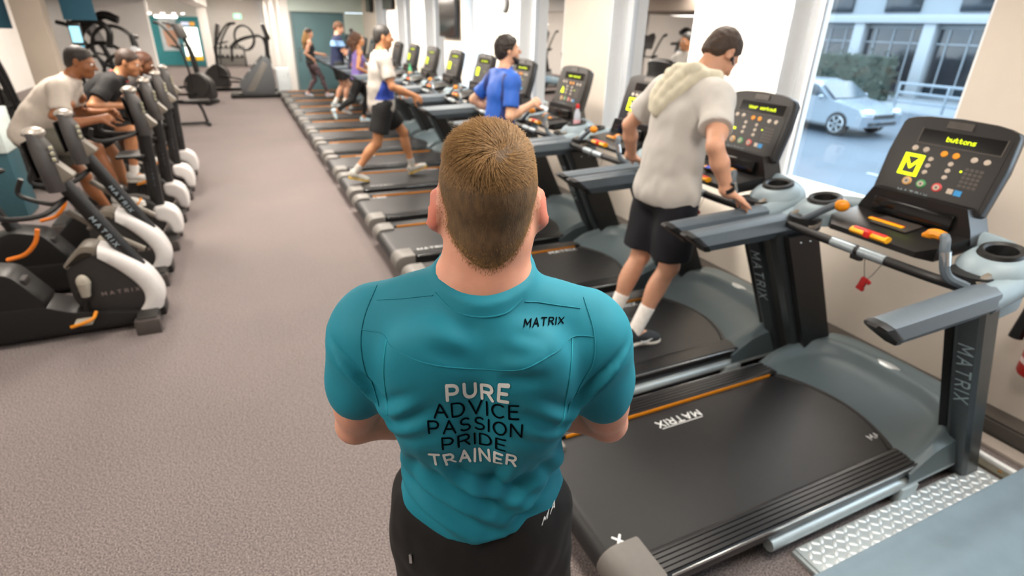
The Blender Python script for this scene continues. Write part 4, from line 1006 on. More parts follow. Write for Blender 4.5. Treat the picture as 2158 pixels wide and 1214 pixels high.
# stair climber at the far end of the aisle
t = thing('stair_climber', 'black stair climber with grey slanted side panel at the end of the aisle', 'stair climber', (.36, 18.0, 0), 0)
mb = MB(); mb.box((0, 0, .05), (1.25, .78, .1), .02); mb.build('base', m_ell, t)
for s in (-1, 1):
    mb = MB(); mb.prism(rounded([(-.30, .1), (.50, .1), (.56, .35), (.50, 1.0), (.34, 1.1), (-.38, .35)], .05, 4), s*.30, s*.37, 'y', .012); mb.build('side_panel', mat('climber_panel', '#55585b', .4, var=.04), t)
mb = MB(); mb.prism(rounded([(-.22, .18), (-.02, .18), (.42, .86), (.3, .96)], .04, 4), -.385, -.37, 'y', .004); mb.build('panel_inset', mat('climber_inset', '#77746f', .4), t)
for k in range(5):
    mb = MB(); mb.box((-.34+.19*k, 0, .25+.2*k), (.22, .52, .05), .01); mb.build('step', m_bdark, t)
for s in (-1, 1):
    mb = MB(); mb.tube(bez([(-.45, s*.36, .95), (-.35, s*.36, 1.35), (.1, s*.36, 1.55), (.42, s*.33, 1.5), (.5, s*.33, .9)], 6), .032, 10); mb.build('handrail', m_ell, t)
    mb = MB(); mb.torus((-.05, s*.3, 1.52), .24, .024, 26, 8, (PI/2, 0, 0), sc=(1, 1.25, 1)); mb.build('grab_hoop', m_ell, t)
mb = MB(); mb.tube([(.45, 0, .9), (.5, 0, 1.55)], .06, 12); mb.build('mast', m_ell, t)
mb = MB(); mb.box((.5, 0, 1.68), (.1, .5, .42), .04, (0, -.25, 0)); c = mb.build('console', m_bdark, t)
mb = MB(); mb.box((.435, 0, 1.69), (.012, .4, .28), .004, (0, -.25, 0)); mb.build('console_screen', m_glossy, c)
elliptical((.02, 19.6, 0), R(170), 'black elliptical trainer just behind the stair climber')
# T-shaped weight bench
t = thing('weight_bench', 'small black bench with T-shaped seat standing in the aisle', 'bench', (-.96, 13.25, 0), R(4))
mb = MB(); mb.box((.12, 0, .475), (.46, .26, .05), .018); mb.build('seat_pad', m_bdark, t)
mb = MB(); mb.tube([(.14, 0, .45), (.2, 0, .28), (.24, 0, .04)], .028, 10); mb.build('seat_post', m_bdark, t)
mb = MB(); mb.box((-.1, 0, .05), (.75, .06, .05), .012); mb.box((.26, 0, .03), (.07, .4, .06), .012); mb.box((-.46, 0, .03), (.07, .4, .06), .012); mb.build('base_frame', m_bdark, t)
# white cabinet by the corner post
t = thing('white_cabinet', 'white cabinet beside the corner post at the far end', 'cabinet', (1.17, 18.35, 0))
mb = MB(); mb.box((0, 0, .37), (.36, .4, .72), .01); mb.build('cabinet_body', mat('cabinet_white', '#d8e0e4', .5), t)
mb = MB(); mb.box((0, -.205, .38), (.32, .012, .64), .004); dr = mb.build('cabinet_door', mat('cabinet_white', '#d8e0e4', .5), t)
mb = MB(); mb.tube([(.12, -.225, .5), (.12, -.225, .6)], .006, 8); mb.build('door_handle', m_steel, dr)
# vending machine
t = thing('vending_machine', 'lit white vending machine with yellow base against the teal panel', 'vending machine', (-1.62, 30.4, 0))
mb = MB(); mb.box((0, 0, .92), (.95, .75, 1.84), .02); mb.build('cabinet', mat('vending_teal', '#3a7f8b', .5), t)
mb = MB(); mb.box((.0, -.385, 1.0), (.62, .02, 1.15), .01); mb.build('lit_front', mat('vending_light', '#f6fbe8', .4, emit=(.95, 1, .88), estr=2.2), t)
mb = MB(); mb.box((.0, -.385, .33), (.66, .02, .16), .01); mb.build('lower_panel', mat('vending_yellow', '#e0b020', .4, emit='#e0b020', estr=.5), t)
mb = MB(); mb.box((-.12, -.385, 1.72), (.3, .02, .14), .006); mb.build('header', mat('vending_header', '#c8cfe8', .4, emit='#c8cfe8', estr=.6), t); mb = MB(); mb.box((.15, -.385, 1.72), (.2, .02, .14), .006); mb.build('header_accent', mat('vending_orange', '#e0a040', .4, emit='#e0a040', estr=.5), t)
t = thing('wall_poster', 'pale poster of a figure on the teal panel left of the vending machine', 'poster', (-2.45, YF-.075, 1.25))
mb = MB(); mb.box((0, 0, 0), (.75, .02, 1.3), .004); mb.build('poster_sheet', mat('poster_pale', '#dfeaf0', .6, var=.12, scale=3), t)
mb = MB(); mb.ell((0, -.014, .38), (.1, .006, .13)); mb.prism(rounded([(-.2, -.5), (.2, -.5), (.26, .2), (-.26, .2)], .1), -.018, -.011, 'y'); mb.build('figure_print', mat('poster_figure', '#e8b89c', .6, var=.1), t)
# exit sign
t = thing('exit_sign', 'small glowing green exit sign hanging in the far hall', 'sign', (.34, 27, 2.06))
mb = MB(); mb.box((0, 0, 0), (.3, .05, .2), .01); mb.tube([(-.1, 0, .1), (-.1, 0, HC-2.06)], .006); mb.tube([(.1, 0, .1), (.1, 0, HC-2.06)], .006); mb.build('sign_body', m_lampframe, t)
mb = MB(); mb.box((0, -.027, 0), (.28, .006, .18)); mb.build('sign_face', mat('sign_green', '#8fe8b8', .5, emit='#8fe8b8', estr=1.3), t)
mb = MB(); mb.prism([(-.09, -.02), (.0, -.02), (.0, -.05), (.07, .0), (.0, .05), (.0, .02), (-.09, .02)], -.034, -.030, 'y'); mb.build('arrow', mat('sign_white', '#f0fff6', .5, emit=(1, 1, 1), estr=1.2), t)
# hanging teal banners and blue screens left of and right of the beige column
m_ban = mat('banner_teal', '#2b5f76', .7, var=.1, scale=3)
def banner(x, y, z0, w_, lab, rz=0):
    t = thing('hanging_banner', lab, 'banner', (x, y, z0), rz, None)
    mb = MB(); mb.box((0, 0, (HC-z0)/2-.05), (w_, .03, HC-z0-.12), .006); mb.build('banner_cloth', m_ban, t)
    mb = MB(); mb.tube([(-w_/2, 0, HC-z0-.1), (w_/2, 0, HC-z0-.1)], .014, 8); mb.tube([(-w_/3, 0, HC-z0-.1), (-w_/3, 0, HC-z0)], .006, 6); mb.tube([(w_/3, 0, HC-z0-.1), (w_/3, 0, HC-z0)], .006, 6); mb.build('banner_rod', m_steel, t)
banner(-1.76, 9.7, 1.915, .36, 'dark teal banner hanging just right of the beige column', 0)
banner(-2.75, 9.7, 1.80, .5, 'dark teal banner hanging left of the beige column', 0)
t = thing('info_screen', 'small bright cyan screen on a stand right of the beige column', 'screen', (-1.88, 9.85, 0))
mb = MB(); mb.lathe([(.2, 0), (.2, .015), (.03, .03)], n=20); mb.tube([(0, 0, .02), (0, 0, 1.55)], .022, 10); mb.build('stand', m_steel, t)
mb = MB(); mb.box((0, 0, 1.72), (.14, .04, .34), .01); s_ = mb.build('screen_body', m_bdark, t)
mb = MB(); mb.box((0, -.022, 1.75), (.115, .004, .2)); mb.build('screen_face', mat('screen_cyan', '#9fdcee', .4, emit='#9fdcee', estr=.9), s_)
mb = MB(); mb.box((.02, -.022, 1.58), (.07, .004, .06)); mb.build('screen_button', mat('screen_cyan2', '#4fb4d8', .4, emit='#4fb4d8', estr=.9), s_)
t = thing('low_cabinet', 'pale low cabinet with teal plinth at the left edge behind the bikes', 'cabinet', (-2.72, 7.55, 0))
mb = MB(); mb.box((0, 0, .9), (.9, .4, .42), .01); mb.build('cabinet_body', mat('cabinet_pale', '#cfdcda', .5), t)
mb = MB(); mb.box((0, 0, .35), (.88, .38, .68), .01); mb.build('plinth', mat('plinth_teal', '#2c525c', .6), t)
mb = MB(); mb.box((.0, -.205, .95), (.84, .012, .34), .004); mb.build('cabinet_door', mat('cabinet_pale', '#cfdcda', .5), t)
# far hall furniture: dark rack under the white wall
t = thing('dumbbell_rack', 'low dark dumbbell rack against the far white wall', 'rack', (-.2, 30.3, 0))
for z in (.35, .75):
    mb = MB(); mb.box((0, 0, z), (1.3, .4, .04), .01); sh = mb.build('shelf', m_ell, t)
for s in (-1, 1):
    mb = MB(); mb.box((s*.62, 0, .42), (.06, .4, .84), .01); mb.build('side_frame', m_ell, t)
for r_ in range(2):
    for k in range(6):
        o = thing('dumbbell', f'black dumbbell, {("leftmost", "second", "third", "fourth", "fifth", "rightmost")[k]} on the {("lower", "upper")[r_]} shelf of the far rack', 'dumbbell', (-.7+.2*k, 30.3, .425+.4*r_), 0, 'dumbbells on the far rack')
        mb = MB(); mb.tube([(0, -.06, 0), (0, .06, 0)], .015, 8); mb.build('bar', m_steel, o)
        for s in (-1, 1):
            mb = MB(); mb.lathe([(.04, s*.06), (.055, s*.07), (.055, s*.13), (.04, s*.14)], (0, 0, 0), 12, 'y'); mb.build('weight', m_bdark, o)
# wall screens and clock on the window piers
def wall_tv(y, z, lab, w_=.62, h_=.5, x=XW-.11):
    t = thing('wall_screen', lab, 'television', (x, y, z), R(-90))
    mb = MB(); mb.box((0, .03, 0), (w_, .05, h_), .01); b_ = mb.build('screen_body', m_bdark, t)
    mb = MB(); mb.box((0, .003, 0), (w_-.04, .006, h_-.05)); mb.build('screen_face', m_glossy, t)
    mb = MB(); mb.box((0, .11, 0), (.1, .14, .1), .01); mb.build('wall_mount', m_bdark, t)
wall_tv(10.38, 2.09, 'dark television on the pier beyond the man in blue', .88, .62)
wall_tv(14.85, 2.52, 'small dark television high on a pier above the treadmills', .9, .5)
wall_tv(17.05, 2.46, 'small dark television high on the pier nearest the teal panel', .6, .45)
t = thing('wall_clock', 'oval dark wall clock on the pier above the man in blue', 'clock', (XW-.02, 8.05, 2.27))
mb = MB(); mb.lathe([(.01, -.035), (.105, -.035), (.12, -.02), (.12, .02), (.01, .02)], n=32, axis='x'); mb.build('clock_case', mat('clock_case', '#3a3a3c', .4), t)
mb = MB(); mb.lathe([(.005, -.037), (.1, -.0365)], n=32, axis='x'); mb.build('clock_face', mat('clock_face', '#6a6c70', .3), t)
mb = MB(); mb.box((-.039, .0, .03), (.003, .01, .07)); mb.box((-.039, .025, 0), (.003, .05, .008)); mb.build('clock_hand', m_letw, t)
# ================================================================== people
def rotm(yaw=0, pitch=0, roll=0):
    """columns right, forward, up; yaw turns left, pitch looks down"""
    cy_, sy_, cp_, sp_ = math.cos(yaw), math.sin(yaw), math.cos(pitch), math.sin(pitch)
    r_ = V3(cy_, sy_, 0); f_ = V3(-sy_*cp_, cy_*cp_, -sp_); u_ = np.cross(r_, f_)
    if roll: r_, u_ = r_*math.cos(roll)+u_*math.sin(roll), u_*math.cos(roll)-r_*math.sin(roll)
    return np.stack([r_, f_, u_], 1)
def ik(a, tgt, l1, l2, pole):
    d = tgt-a; L = np.linalg.norm(d); Lc = min(L, (l1+l2)*.995); n = d/max(L, 1e-6); tgt = a+n*Lc
    ca = (l1*l1+Lc*Lc-l2*l2)/(2*l1*Lc); q = pole-n*(pole @ n); q = nrm(q)
    return a+n*l1*ca+q*l1*math.sqrt(max(0, 1-ca*ca)), tgt
def joints(h, P):
    s = h/1.8; J = dict(s=s); H = V3(*P['pelvis']); ln, l2 = R(P.get('lean', 0)), R(P.get('lean2', 0)); tw = R(P.get('twist', 0)); bw = P.get('bw', 1.0)
    tilt = R(P.get('tilt', 0))
    U1 = nrm(V3(math.sin(tilt), math.sin(ln), math.cos(ln))); U2 = nrm(V3(math.sin(tilt), math.sin(ln+l2), math.cos(ln+l2)))
    Rd = nrm(V3(math.cos(tw), math.sin(tw), -math.sin(tilt))); F2 = nrm(np.cross(U2, Rd)); Rd = np.cross(F2, U2)
    hR = V3(math.cos(tw*-.5), math.sin(tw*-.5), 0)
    J.update(H=H, U1=U1, U2=U2, Rd=Rd, F2=F2, hR=hR, M2=np.stack([Rd, F2, U2], 1))
    W = H+U1*.27*s; NB = W+U2*.285*s; J.update(W=W, NB=NB, CH=W+U2*.10*s)
    hw = P.get('hipw', .095)
    for nm_, sg in (('L', -1), ('R', 1)):
        S = NB-U2*.062*s+Rd*.19*s*sg*bw+F2*P.get('shf', .0)*s; hip = H+hR*hw*s*sg
        J['S'+nm_] = S; J['P'+nm_] = hip
        J['E'+nm_], J['W'+nm_] = ik(S, V3(*P['w'+nm_]), .30*s, .262*s, nrm(V3(*P.get('pole'+nm_, (sg*.4, -1, -.6)))))
        J['K'+nm_], J['A'+nm_] = ik(hip, V3(*P['a'+nm_]), .445*s, .43*s, nrm(V3(*P.get('kpole'+nm_, (sg*.12, 1, .1)))))
        fy, fp = P.get('f'+nm_, (0, 0)); J['FM'+nm_] = rotm(R(fy), R(fp))
    hy, hp_ = R(P.get('hyaw', 0)), R(P.get('hpitch', 0))
    J['HM'] = rotm(hy, hp_, R(P.get('hroll', 0)))
    J['HC'] = V3(*P['head']) if 'head' in P else NB+nrm(U2+V3(0, math.sin(hp_*.6), math.cos(hp_*.6)))*.175*s+J['HM'][:, 1]*.025*s
    return J
def head_prims(c, Mx, s, k=.012, nose=1.0):
    p = lambda x, y, z: c+Mx @ (V3(x, y, z)*s)
    E = lambda x, y, z, a, b, d, kk=k, sub=False, Rm=None: ell(p(x, y, z), V3(a, b, d)*s, Mx if Rm is None else Mx @ Rm, kk*s, (), sub)
    o = [E(0, -.012, .036, .0765, .096, .084, .03), E(0, .028, -.028, .062, .066, .085, .03), E(0, .058, -.085, .040, .036, .034, .025), E(0, .082, .022, .052, .018, .014, .015)]
    o += [E(sg*.042, .055, -.03, .026, .03, .03, .02) for sg in (-1, 1)]
    o += [E(sg*.032, .099, .006, .016, .014, .010, .012, True) for sg in (-1, 1)]
    o += [cap(p(0, .094, .008), p(0, .118*nose, -.030), .007*s, .0125*s, .010*s), E(.011, .104, -.034, .009, .009, .007, .006), E(-.011, .104, -.034, .009, .009, .007, .006)]
    o += [E(0, .093, -.060, .024, .011, .006, .006), E(0, .091, -.073, .021, .011, .007, .006), E(0, .1045, -.0665, .022, .006, .0022, .003, True)]
    for sg in (-1, 1):
        Re = rotm(sg*R(-22), 0, 0)
        o += [E(sg*.080, -.010, -.004, .009, .020, .032, .008, False, Re), E(sg*.088, -.006, -.001, .006, .011, .019, .004, True, Re)]
    return o
def hand_prims(w, d, n, side, s, curl=.5, spread=.0):
    d = nrm(d); n = nrm(n-d*(n @ d)); a = np.cross(d, n)*(1)
    Mx = np.stack([a, d, n], 1); o = [cap(w-d*.03*s, w+d*.015*s, .025*s, .024*s, .02*s), ell(w+d*.048*s, V3(.041, .052, .016)*s, Mx, .018*s)]
    ts = side
    for i in range(4):
        off = (-.031+.0207*i)*s; fl = (.92, 1.06, 1.0, .80)[i if ts > 0 else 3-i]
        off *= -1 if ts > 0 else -1
        b = w+a*off+d*(.088-.006*abs(i-1.5))*s; ang = 0; p0 = b-d*.02*s
        dd = nrm(d+a*off/s*spread); o.append(cap(p0, b, .0105*s, .0098*s, .008*s))
        for j, L in enumerate((.042, .027, .022)):
            ang += curl*(.75, .9, .6)[j]; v = dd*math.cos(ang)+n*math.sin(ang); q = b+v*L*fl*s
            o.append(cap(b, q, (.0098, .0088, .008)[j]*s, (.0088, .008, .0068)[j]*s, .005*s)); b = q
    b = w+d*.02*s+a*ts*.026*s; v = nrm(d*.75+a*ts*.75+n*.25)
    for j, L in enumerate((.042, .034, .028)):
        q = b+v*L*s; o.append(cap(b, q, (.0145, .0115, .0105)[j]*s, (.0115, .0105, .008)[j]*s, .008*s)); b = q; v = nrm(v+d*.35+n*.3*curl)
    return o
def body_prims(J, P, female=False):
    s = J['s']; o = []; Mx = J['M2']; fat = P.get('fat', 1.0); arm = P.get('arm', 1.0); lg = P.get('leg', 1.0)
    M1 = np.stack([J['hR'], nrm(np.cross(J['U1'], J['hR'])), J['U1']], 1)
    o += [ell(J['H']+J['U1']*.03*s, V3(.158, .108*fat, .12)*s, M1, .05*s), ell(J['H']-M1[:, 1]*.045*s-J['U1']*.03*s, V3(.135, .085, .10)*s, M1, .05*s)]
    o += [ell(J['H']+J['U1']*.18*s, V3(.135 if female else .143*fat, .10*fat, .14)*s, M1, .06*s), ell(J['CH'], V3(.145 if female else .165, .112, .17)*s, Mx, .06*s)]
    if female: o += [ell(J['CH']+J['F2']*.075*s+J['Rd']*sg*.07*s-J['U2']*.01*s, V3(.062, .05, .06)*s, Mx, .03*s) for sg in (-1, 1)]
    sh = .052 if female else .060
    o += [cap(J['SL']+J['Rd']*.04*s, J['SR']-J['Rd']*.04*s, sh*s, sh*s, .05*s), cap(J['NB']-J['U2']*.02*s, J['HC']-J['HM'][:, 2]*.03*s-J['HM'][:, 1]*.015*s, (.050 if female else .06)*s, (.047 if female else .056)*s, .03*s)]
    for nm_ in 'LR': o.append(cap(J['NB']+J['U2']*.015*s, J['S'+nm_]+J['U2']*.01*s, .045*s, .05*s, .04*s))
    for nm_, sg in (('L', -1), ('R', 1)):
        S, E_, W = J['S'+nm_], J['E'+nm_], J['W'+nm_]
        o += [ell(S+nrm(E_-S)*.015*s, V3(.060, .062, .068)*s*(.88 if female else arm), Mx, .03*s), cap(S, E_, .05*s*arm*(.8 if female else 1), .040*s*(.85 if female else 1), .03*s)]
        o += [cap(E_, E_+(W-E_)*.35, .040*s*(.85 if female else 1), .043*s*arm*(.82 if female else 1), .015*s), cap(E_+(W-E_)*.35, W, .043*s*arm*(.82 if female else 1), .027*s, .02*s)]
        o.append(ell(S+(E_-S)*.55+J['F2']*.008*s, V3(.044, .05, .09)*s*arm*(.8 if female else 1), np.stack([np.cross(nrm(E_-S), J['F2']), J['F2'], nrm(E_-S)], 1), .03*s))
        hd = V3(*P['hd'+nm_]) if 'hd'+nm_ in P else nrm(W-E_); hn = V3(*P.get('hn'+nm_, (-sg*.8, .2, -.5)))
        o += hand_prims(W, hd, hn, P.get('th'+nm_, -sg if nm_ == 'L' else -1)*1, s*(.9 if female else 1), P.get('curl', .5))
        Hp, K, A = J['P'+nm_], J['K'+nm_], J['A'+nm_]; bk = nrm(np.cross(nrm(K-A), J['hR'])); bk = -bk if bk @ V3(0, 1, 0) > 0 else bk
        o += [cap(Hp, K, .085*s*lg, .056*s*lg, .04*s), ell(Hp+(K-Hp)*.35, V3(.082, .09, .17)*s*lg, np.stack([J['hR'], np.cross(nrm(Hp-K), J['hR']), nrm(Hp-K)], 1), .04*s)]
        o += [cap(K, A, .052*s*lg, .036*s, .03*s), ell(K+(A-K)*.32+bk*.018*s, V3(.050, .052, .115)*s*lg, np.stack([J['hR'], np.cross(nrm(K-A), J['hR']), nrm(K-A)], 1), .03*s)]
        FM = J['FM'+nm_]; o += [cap(A-FM[:, 2]*.02*s, A+FM @ (V3(0, .12, -.048)*s), .034*s, .024*s, .02*s), cap(A-FM[:, 2]*.035*s-FM[:, 1]*.03*s, A-FM[:, 2]*.03*s, .03*s, .03*s, .02*s)]
    o += head_prims(J['HC'], J['HM'], s*(.95 if female else 1)*P.get('headk', 1.0))
    return o
def wrinkle(V, Q, amp, sc, off=0):
    N = normals(V, Q); return V+N*(vnoise(V, sc, off)*amp)[:, None]
def tee_prims(J, P, sleeve=.62, hem=-.03, loose=.016, tank=False, female=False):
    s = J['s']; Mx = J['M2']; fat = P.get('fat', 1.0); arm = P.get('arm', 1.0)
    M1 = np.stack([J['hR'], nrm(np.cross(J['U1'], J['hR'])), J['U1']], 1)
    hp_ = (J['H']+J['U1']*hem*s, -J['U1']); nk = (J['NB']+J['U2']*(.028 if not tank else -.03)*s+J['F2']*.0, nrm(J['U2']-J['F2']*.35+0))
    pl = (hp_, nk); L = loose
    o = [ell(J['H']+J['U1']*.03*s, V3(.158+L, .112*fat+L, .16)*s, M1, .05*s, pl), ell(J['H']-M1[:, 1]*.04*s-J['U1']*.03*s, V3(.14+L, .088+L, .115)*s, M1, .05*s, pl), ell(J['H']+J['U1']*.18*s, V3((.132 if female else .150*fat)+L, .106*fat+L, .16)*s, M1, .07*s, pl), ell(J['CH'], V3((.145 if female else .168)+L*.8, .114+L*.8, .18)*s, Mx, .06*s, pl)]
    o += [cap(J['H']-J['hR']*.085*s-J['U1']*.02*s, J['H']+J['hR']*.085*s-J['U1']*.02*s, (.098+L)*s, (.098+L)*s, .04*s, pl)]
    if female: o += [ell(J['CH']+J['F2']*.078*s+J['Rd']*sg*.07*s-J['U2']*.01*s, V3(.066, .054, .064)*s, Mx, .03*s, pl) for sg in (-1, 1)]
    if tank: o += [cap(J['CH']+J['U2']*.1*s+J['Rd']*sg*.085*s-J['F2']*.07*s, J['NB']+J['Rd']*sg*.085*s-J['U2']*.0*s, .035*s, .03*s, .03*s, (hp_,)) for sg in (-1, 1)]; return o
    o += [cap(J['SL']+J['Rd']*.04*s, J['SR']-J['Rd']*.04*s, (.060+L*.6)*s, (.060+L*.6)*s, .05*s, (nk,)), cap(J['NB']-J['U2']*.03*s, J['NB']+J['U2']*.05*s, (.062+L*.3)*s, (.06+L*.3)*s, .03*s, (nk,))]
    for nm_ in 'LR':
        S, E_ = J['S'+nm_], J['E'+nm_]; d = nrm(E_-S); e = S+(E_-S)*sleeve; o.append(cap(J['NB']+J['U2']*.012*s, S+J['U2']*.01*s, (.048+L*.4)*s, (.05+L*.5)*s, .04*s, (nk,)))
        o += [ell(S+d*.02*s, V3(.066+L*.5, .068+L*.5, .07)*s*arm, Mx, .03*s), cap(S, S+(E_-S)*(sleeve+.25), (.054*arm+L*.7)*s, (.052*arm+L*.9)*s, .03*s, ((e, d),))]
    return o
def shorts_prims(J, P, frac=.75, loose=.016, waist=.0, female=False):
    s = J['s']; L = loose; M1 = np.stack([J['hR'], nrm(np.cross(J['U1'], J['hR'])), J['U1']], 1); lg = P.get('leg', 1.0); fat = P.get('fat', 1.0)
    pl = ((J['H']+J['U1']*waist*s, J['U1']),)
    o = [ell(J['H']+J['U1']*.02*s, V3(.158+L*.6, .110*fat+L*.6, .15)*s, M1, .05*s, pl), ell(J['H']-M1[:, 1]*.045*s-J['U1']*.03*s, V3(.135+L*.6, .088+L*.6, .11)*s, M1, .05*s, pl)]
    for nm_ in 'LR':
        Hp, K, A = J['P'+nm_], J['K'+nm_], J['A'+nm_]; d = nrm(K-Hp)
        if frac <= 1:
            e = Hp+(K-Hp)*frac; o.append(cap(Hp, Hp+(K-Hp)*(frac+.3), (.088*lg+L)*s, (.074*lg+L*1.6)*s, .035*s, ((e, d),)))
        else:
            bk = -nrm(np.cross(nrm(K-A), J['hR'])); bk = -bk if bk @ V3(0, 1, 0) > 0 else bk
            o += [cap(Hp, K, .085*s*lg+L*s, .056*s*lg+L*s, .04*s), ell(Hp+(K-Hp)*.35, V3(.082+L, .09+L, .17)*s*lg, np.stack([J['hR'], np.cross(nrm(Hp-K), J['hR']), nrm(Hp-K)], 1), .04*s), cap(K, A, .052*s*lg+L*s, .036*s+L*s, .03*s, ((A+(K-A)*.12, nrm(A-K)),)), ell(K+(A-K)*.32+bk*.018*s, V3(.050+L, .052+L, .115)*s*lg, np.stack([J['hR'], np.cross(nrm(K-A), J['hR']), nrm(K-A)], 1), .03*s)]
    return o
def shoe_parts(J, nm_, mu, ms_, par, h, female=False):
    s = J['s']*(.92 if female else 1.0); A, FM = J['A'+nm_], J['FM'+nm_]; p = lambda x, y, z: A+FM @ (V3(x, y, z)*s)
    up = [cap(p(0, -.035, -.035), p(0, -.03, -.01), .040*s, .038*s, .02*s), cap(p(0, -.02, -.03), p(0, .09, -.052), .042*s, .038*s, .03*s), ell(p(.004*(1 if nm_ == 'R' else -1), .12, -.058), V3(.045, .06, .030)*s, FM, .025*s)]
    V, Q = soft(up, h, ((p(0, 0, -.072), -FM[:, 2]), (p(0, -.04, .022), nrm(FM[:, 2]-FM[:, 1]*.35)))); o = link('shoe', np_mesh('shoe', V, Q, mu), par)
    so = [ell(p(0, -.03, -.078), V3(.041, .048, .03)*s, FM, .02*s), cap(p(0, -.02, -.08), p(0, .1, -.08), .036*s, .036*s, .02*s), ell(p(.004*(1 if nm_ == 'R' else -1), .12, -.08), V3(.046, .064, .03)*s, FM, .02*s)]
    V, Q = soft(so, h, ((p(0, 0, -.068), FM[:, 2]), (p(0, 0, -.092), -FM[:, 2]))); link('shoe_sole', np_mesh('shoe_sole', V, Q, ms_), o)
    return o
def sock(J, nm_, m, par, h, hgt=.16):
    s = J['s']; A, K = J['A'+nm_], J['K'+nm_]; d = nrm(K-A); e = A+d*hgt*s
    V, Q = soft([cap(A-d*.03*s, A+d*(hgt+.05)*s, .040*s, .047*s, .01, ((e, d),))], h); return link('sock', np_mesh('sock', V, Q, m), par)
def hair_short(J, m, par, h, thick=.010, rough=.004, low=0.0, extra=(), k=1.0):
    s = J['s']*k; c, Mx = J['HC'], J['HM']; p = lambda x, y, z: c+Mx @ (V3(x, y, z)*s)
    f = nrm(Mx @ V3(0, .62, -.60)); pl = ((p(0, .068, .052), f),)
    pr = [ell(p(0, -.014, .038), V3(.0765+thick, .096+thick, .084+thick)*s, Mx, .02, pl), ell(p(0, -.06, -.02), V3(.058+thick, .045+thick, .06)*s, Mx, .03, pl)]+list(extra)
    V, Q = soft(pr, h, ((p(0, 0, -.078+low), -Mx[:, 2]),) if not extra else ())
    if rough: V = wrinkle(V, Q, rough, (45, 45, 45))
    return link('hair', np_mesh('hair', V, Q, m), par)
def eyes(J, par, k=1.0):
    s = J['s']*k; c, Mx = J['HC'], J['HM']
    for sg in (-1, 1):
        q = c+Mx @ (V3(sg*.032, .0845, .006)*s); mb = MB(); mb.ell(tuple(q), (.012*s,)*3, 12, 8); e = mb.build('eye', mat('eye_white', '#e9e4de', .2), par)
        q = c+Mx @ (V3(sg*.032, .0945, .006)*s); mb = MB(); mb.ell(tuple(q), (.0055*s, .0035*s, .0055*s), 10, 6); mb.build('iris', mat('iris_brown', '#3a2616', .2), e)
def side_panel(src, sel, m, name, par, off=.003):
    me = src.data; n = len(me.vertices); V = np.empty(n*3, np.float32); me.vertices.foreach_get('co', V); V = V.reshape(-1, 3).astype(float)
    Q = np.empty(len(me.loops), np.int32); me.loops.foreach_get('vertex_index', Q); Q = Q.reshape(-1, 4)
    N = normals(V, Q); c = V[Q].mean(1); k = sel(c); Qs = Q[k]
    if len(Qs) == 0: return
    ids, inv = np.unique(Qs, return_inverse=True); return link(name, np_mesh(name, V[ids]+N[ids]*off, inv.reshape(-1, 4), m), par)
FIG = {}
def person(name_label, loc, rz, h, P, skin, shirt, shorts, shoe, sole, hair, vox=.009, sock_m=None, sockh=.13, female=False, tee={}, sh={}, hairkw={}, amp=.006):
    J = joints(h, P); V, Q = soft(body_prims(J, P, female), vox)
    b = link('person', np_mesh('person', V, Q, skin)); b.location = loc; b.rotation_euler = (0, 0, rz); b['label'] = name_label; b['category'] = 'person'
    out_ = {}
    if shirt:
        V, Q = soft(tee_prims(J, P, female=female, **tee), vox); V = wrinkle(V, Q, amp, (9, 9, 5)); V = wrinkle(V, Q, amp*.5, (22, 22, 14), 3.3)
        out_['shirt'] = link('tank_top' if tee.get('tank') else 'shirt', np_mesh('shirt', V, Q, shirt), b)
    if shorts:
        V, Q = soft(shorts_prims(J, P, female=female, **sh), vox); V = wrinkle(V, Q, amp*(.3 if sh.get('frac', .7) > 1 else 1), (10, 10, 6), 7)
        out_['shorts'] = link('leggings' if sh.get('frac', .7) > 1 else 'shorts', np_mesh('shorts', V, Q, shorts), b)
    for nm_ in 'LR':
        if sock_m: sock(J, nm_, sock_m, b, vox, sockh)
        shoe_parts(J, nm_, shoe, sole, b, min(vox, .009), female)
    if hair: out_['hair'] = hair_short(J, hair, b, min(vox, .008), k=(.95 if female else 1), **hairkw)
    eyes(J, b, .95 if female else 1)
    return b, J, out_
sk_fair = mat('skin_fair', '#cf9c80', .5, var=.05, scale=25, sss=.12, bump=.05, bscale=250)
sk_tan = mat('skin_tan', '#b07a55', .5, var=.05, scale=25)
sk_brown = mat('skin_brown', '#8a5634', .5, var=.06, scale=25)
sk_dark = mat('skin_dark', '#5f3a22', .5, var=.06, scale=25)
sk_light = mat('skin_light', '#d0a184', .5, var=.05, scale=25)
h_dark = mat('hair_dark', '#201814', .6, var=.25, scale=60, bump=.5, bscale=120)
h_brown = mat('hair_brown', '#35241a', .6, var=.25, scale=60, bump=.5, bscale=120)
h_grey = mat('hair_greying', '#262321', .6, var=.3, scale=80, bump=.5, bscale=120)
h_blonde = mat('hair_blonde', '#a07a4a', .55, var=.25, scale=60, bump=.5, bscale=120, stretch=(3, 3, .6))
c_white = mat('cotton_white', '#c0bdb8', .85, var=.03, scale=10, bump=.15, bscale=400)
c_black = mat('shorts_black', '#08080a', .8, var=.1)
c_navyb = mat('shorts_navy', '#0b0d18', .8, var=.1)
c_shoe_b = mat('shoe_black', '#26292d', .7, var=.2, scale=120); c_sole = mat('sole_white', '#d9d5cc', .6); c_sock = mat('sock_white', '#e8e5e0', .9, bump=.2, bscale=300)
c_grey = mat('shoe_grey', '#8b9096', .7, var=.15, scale=60)
Z0 = .19

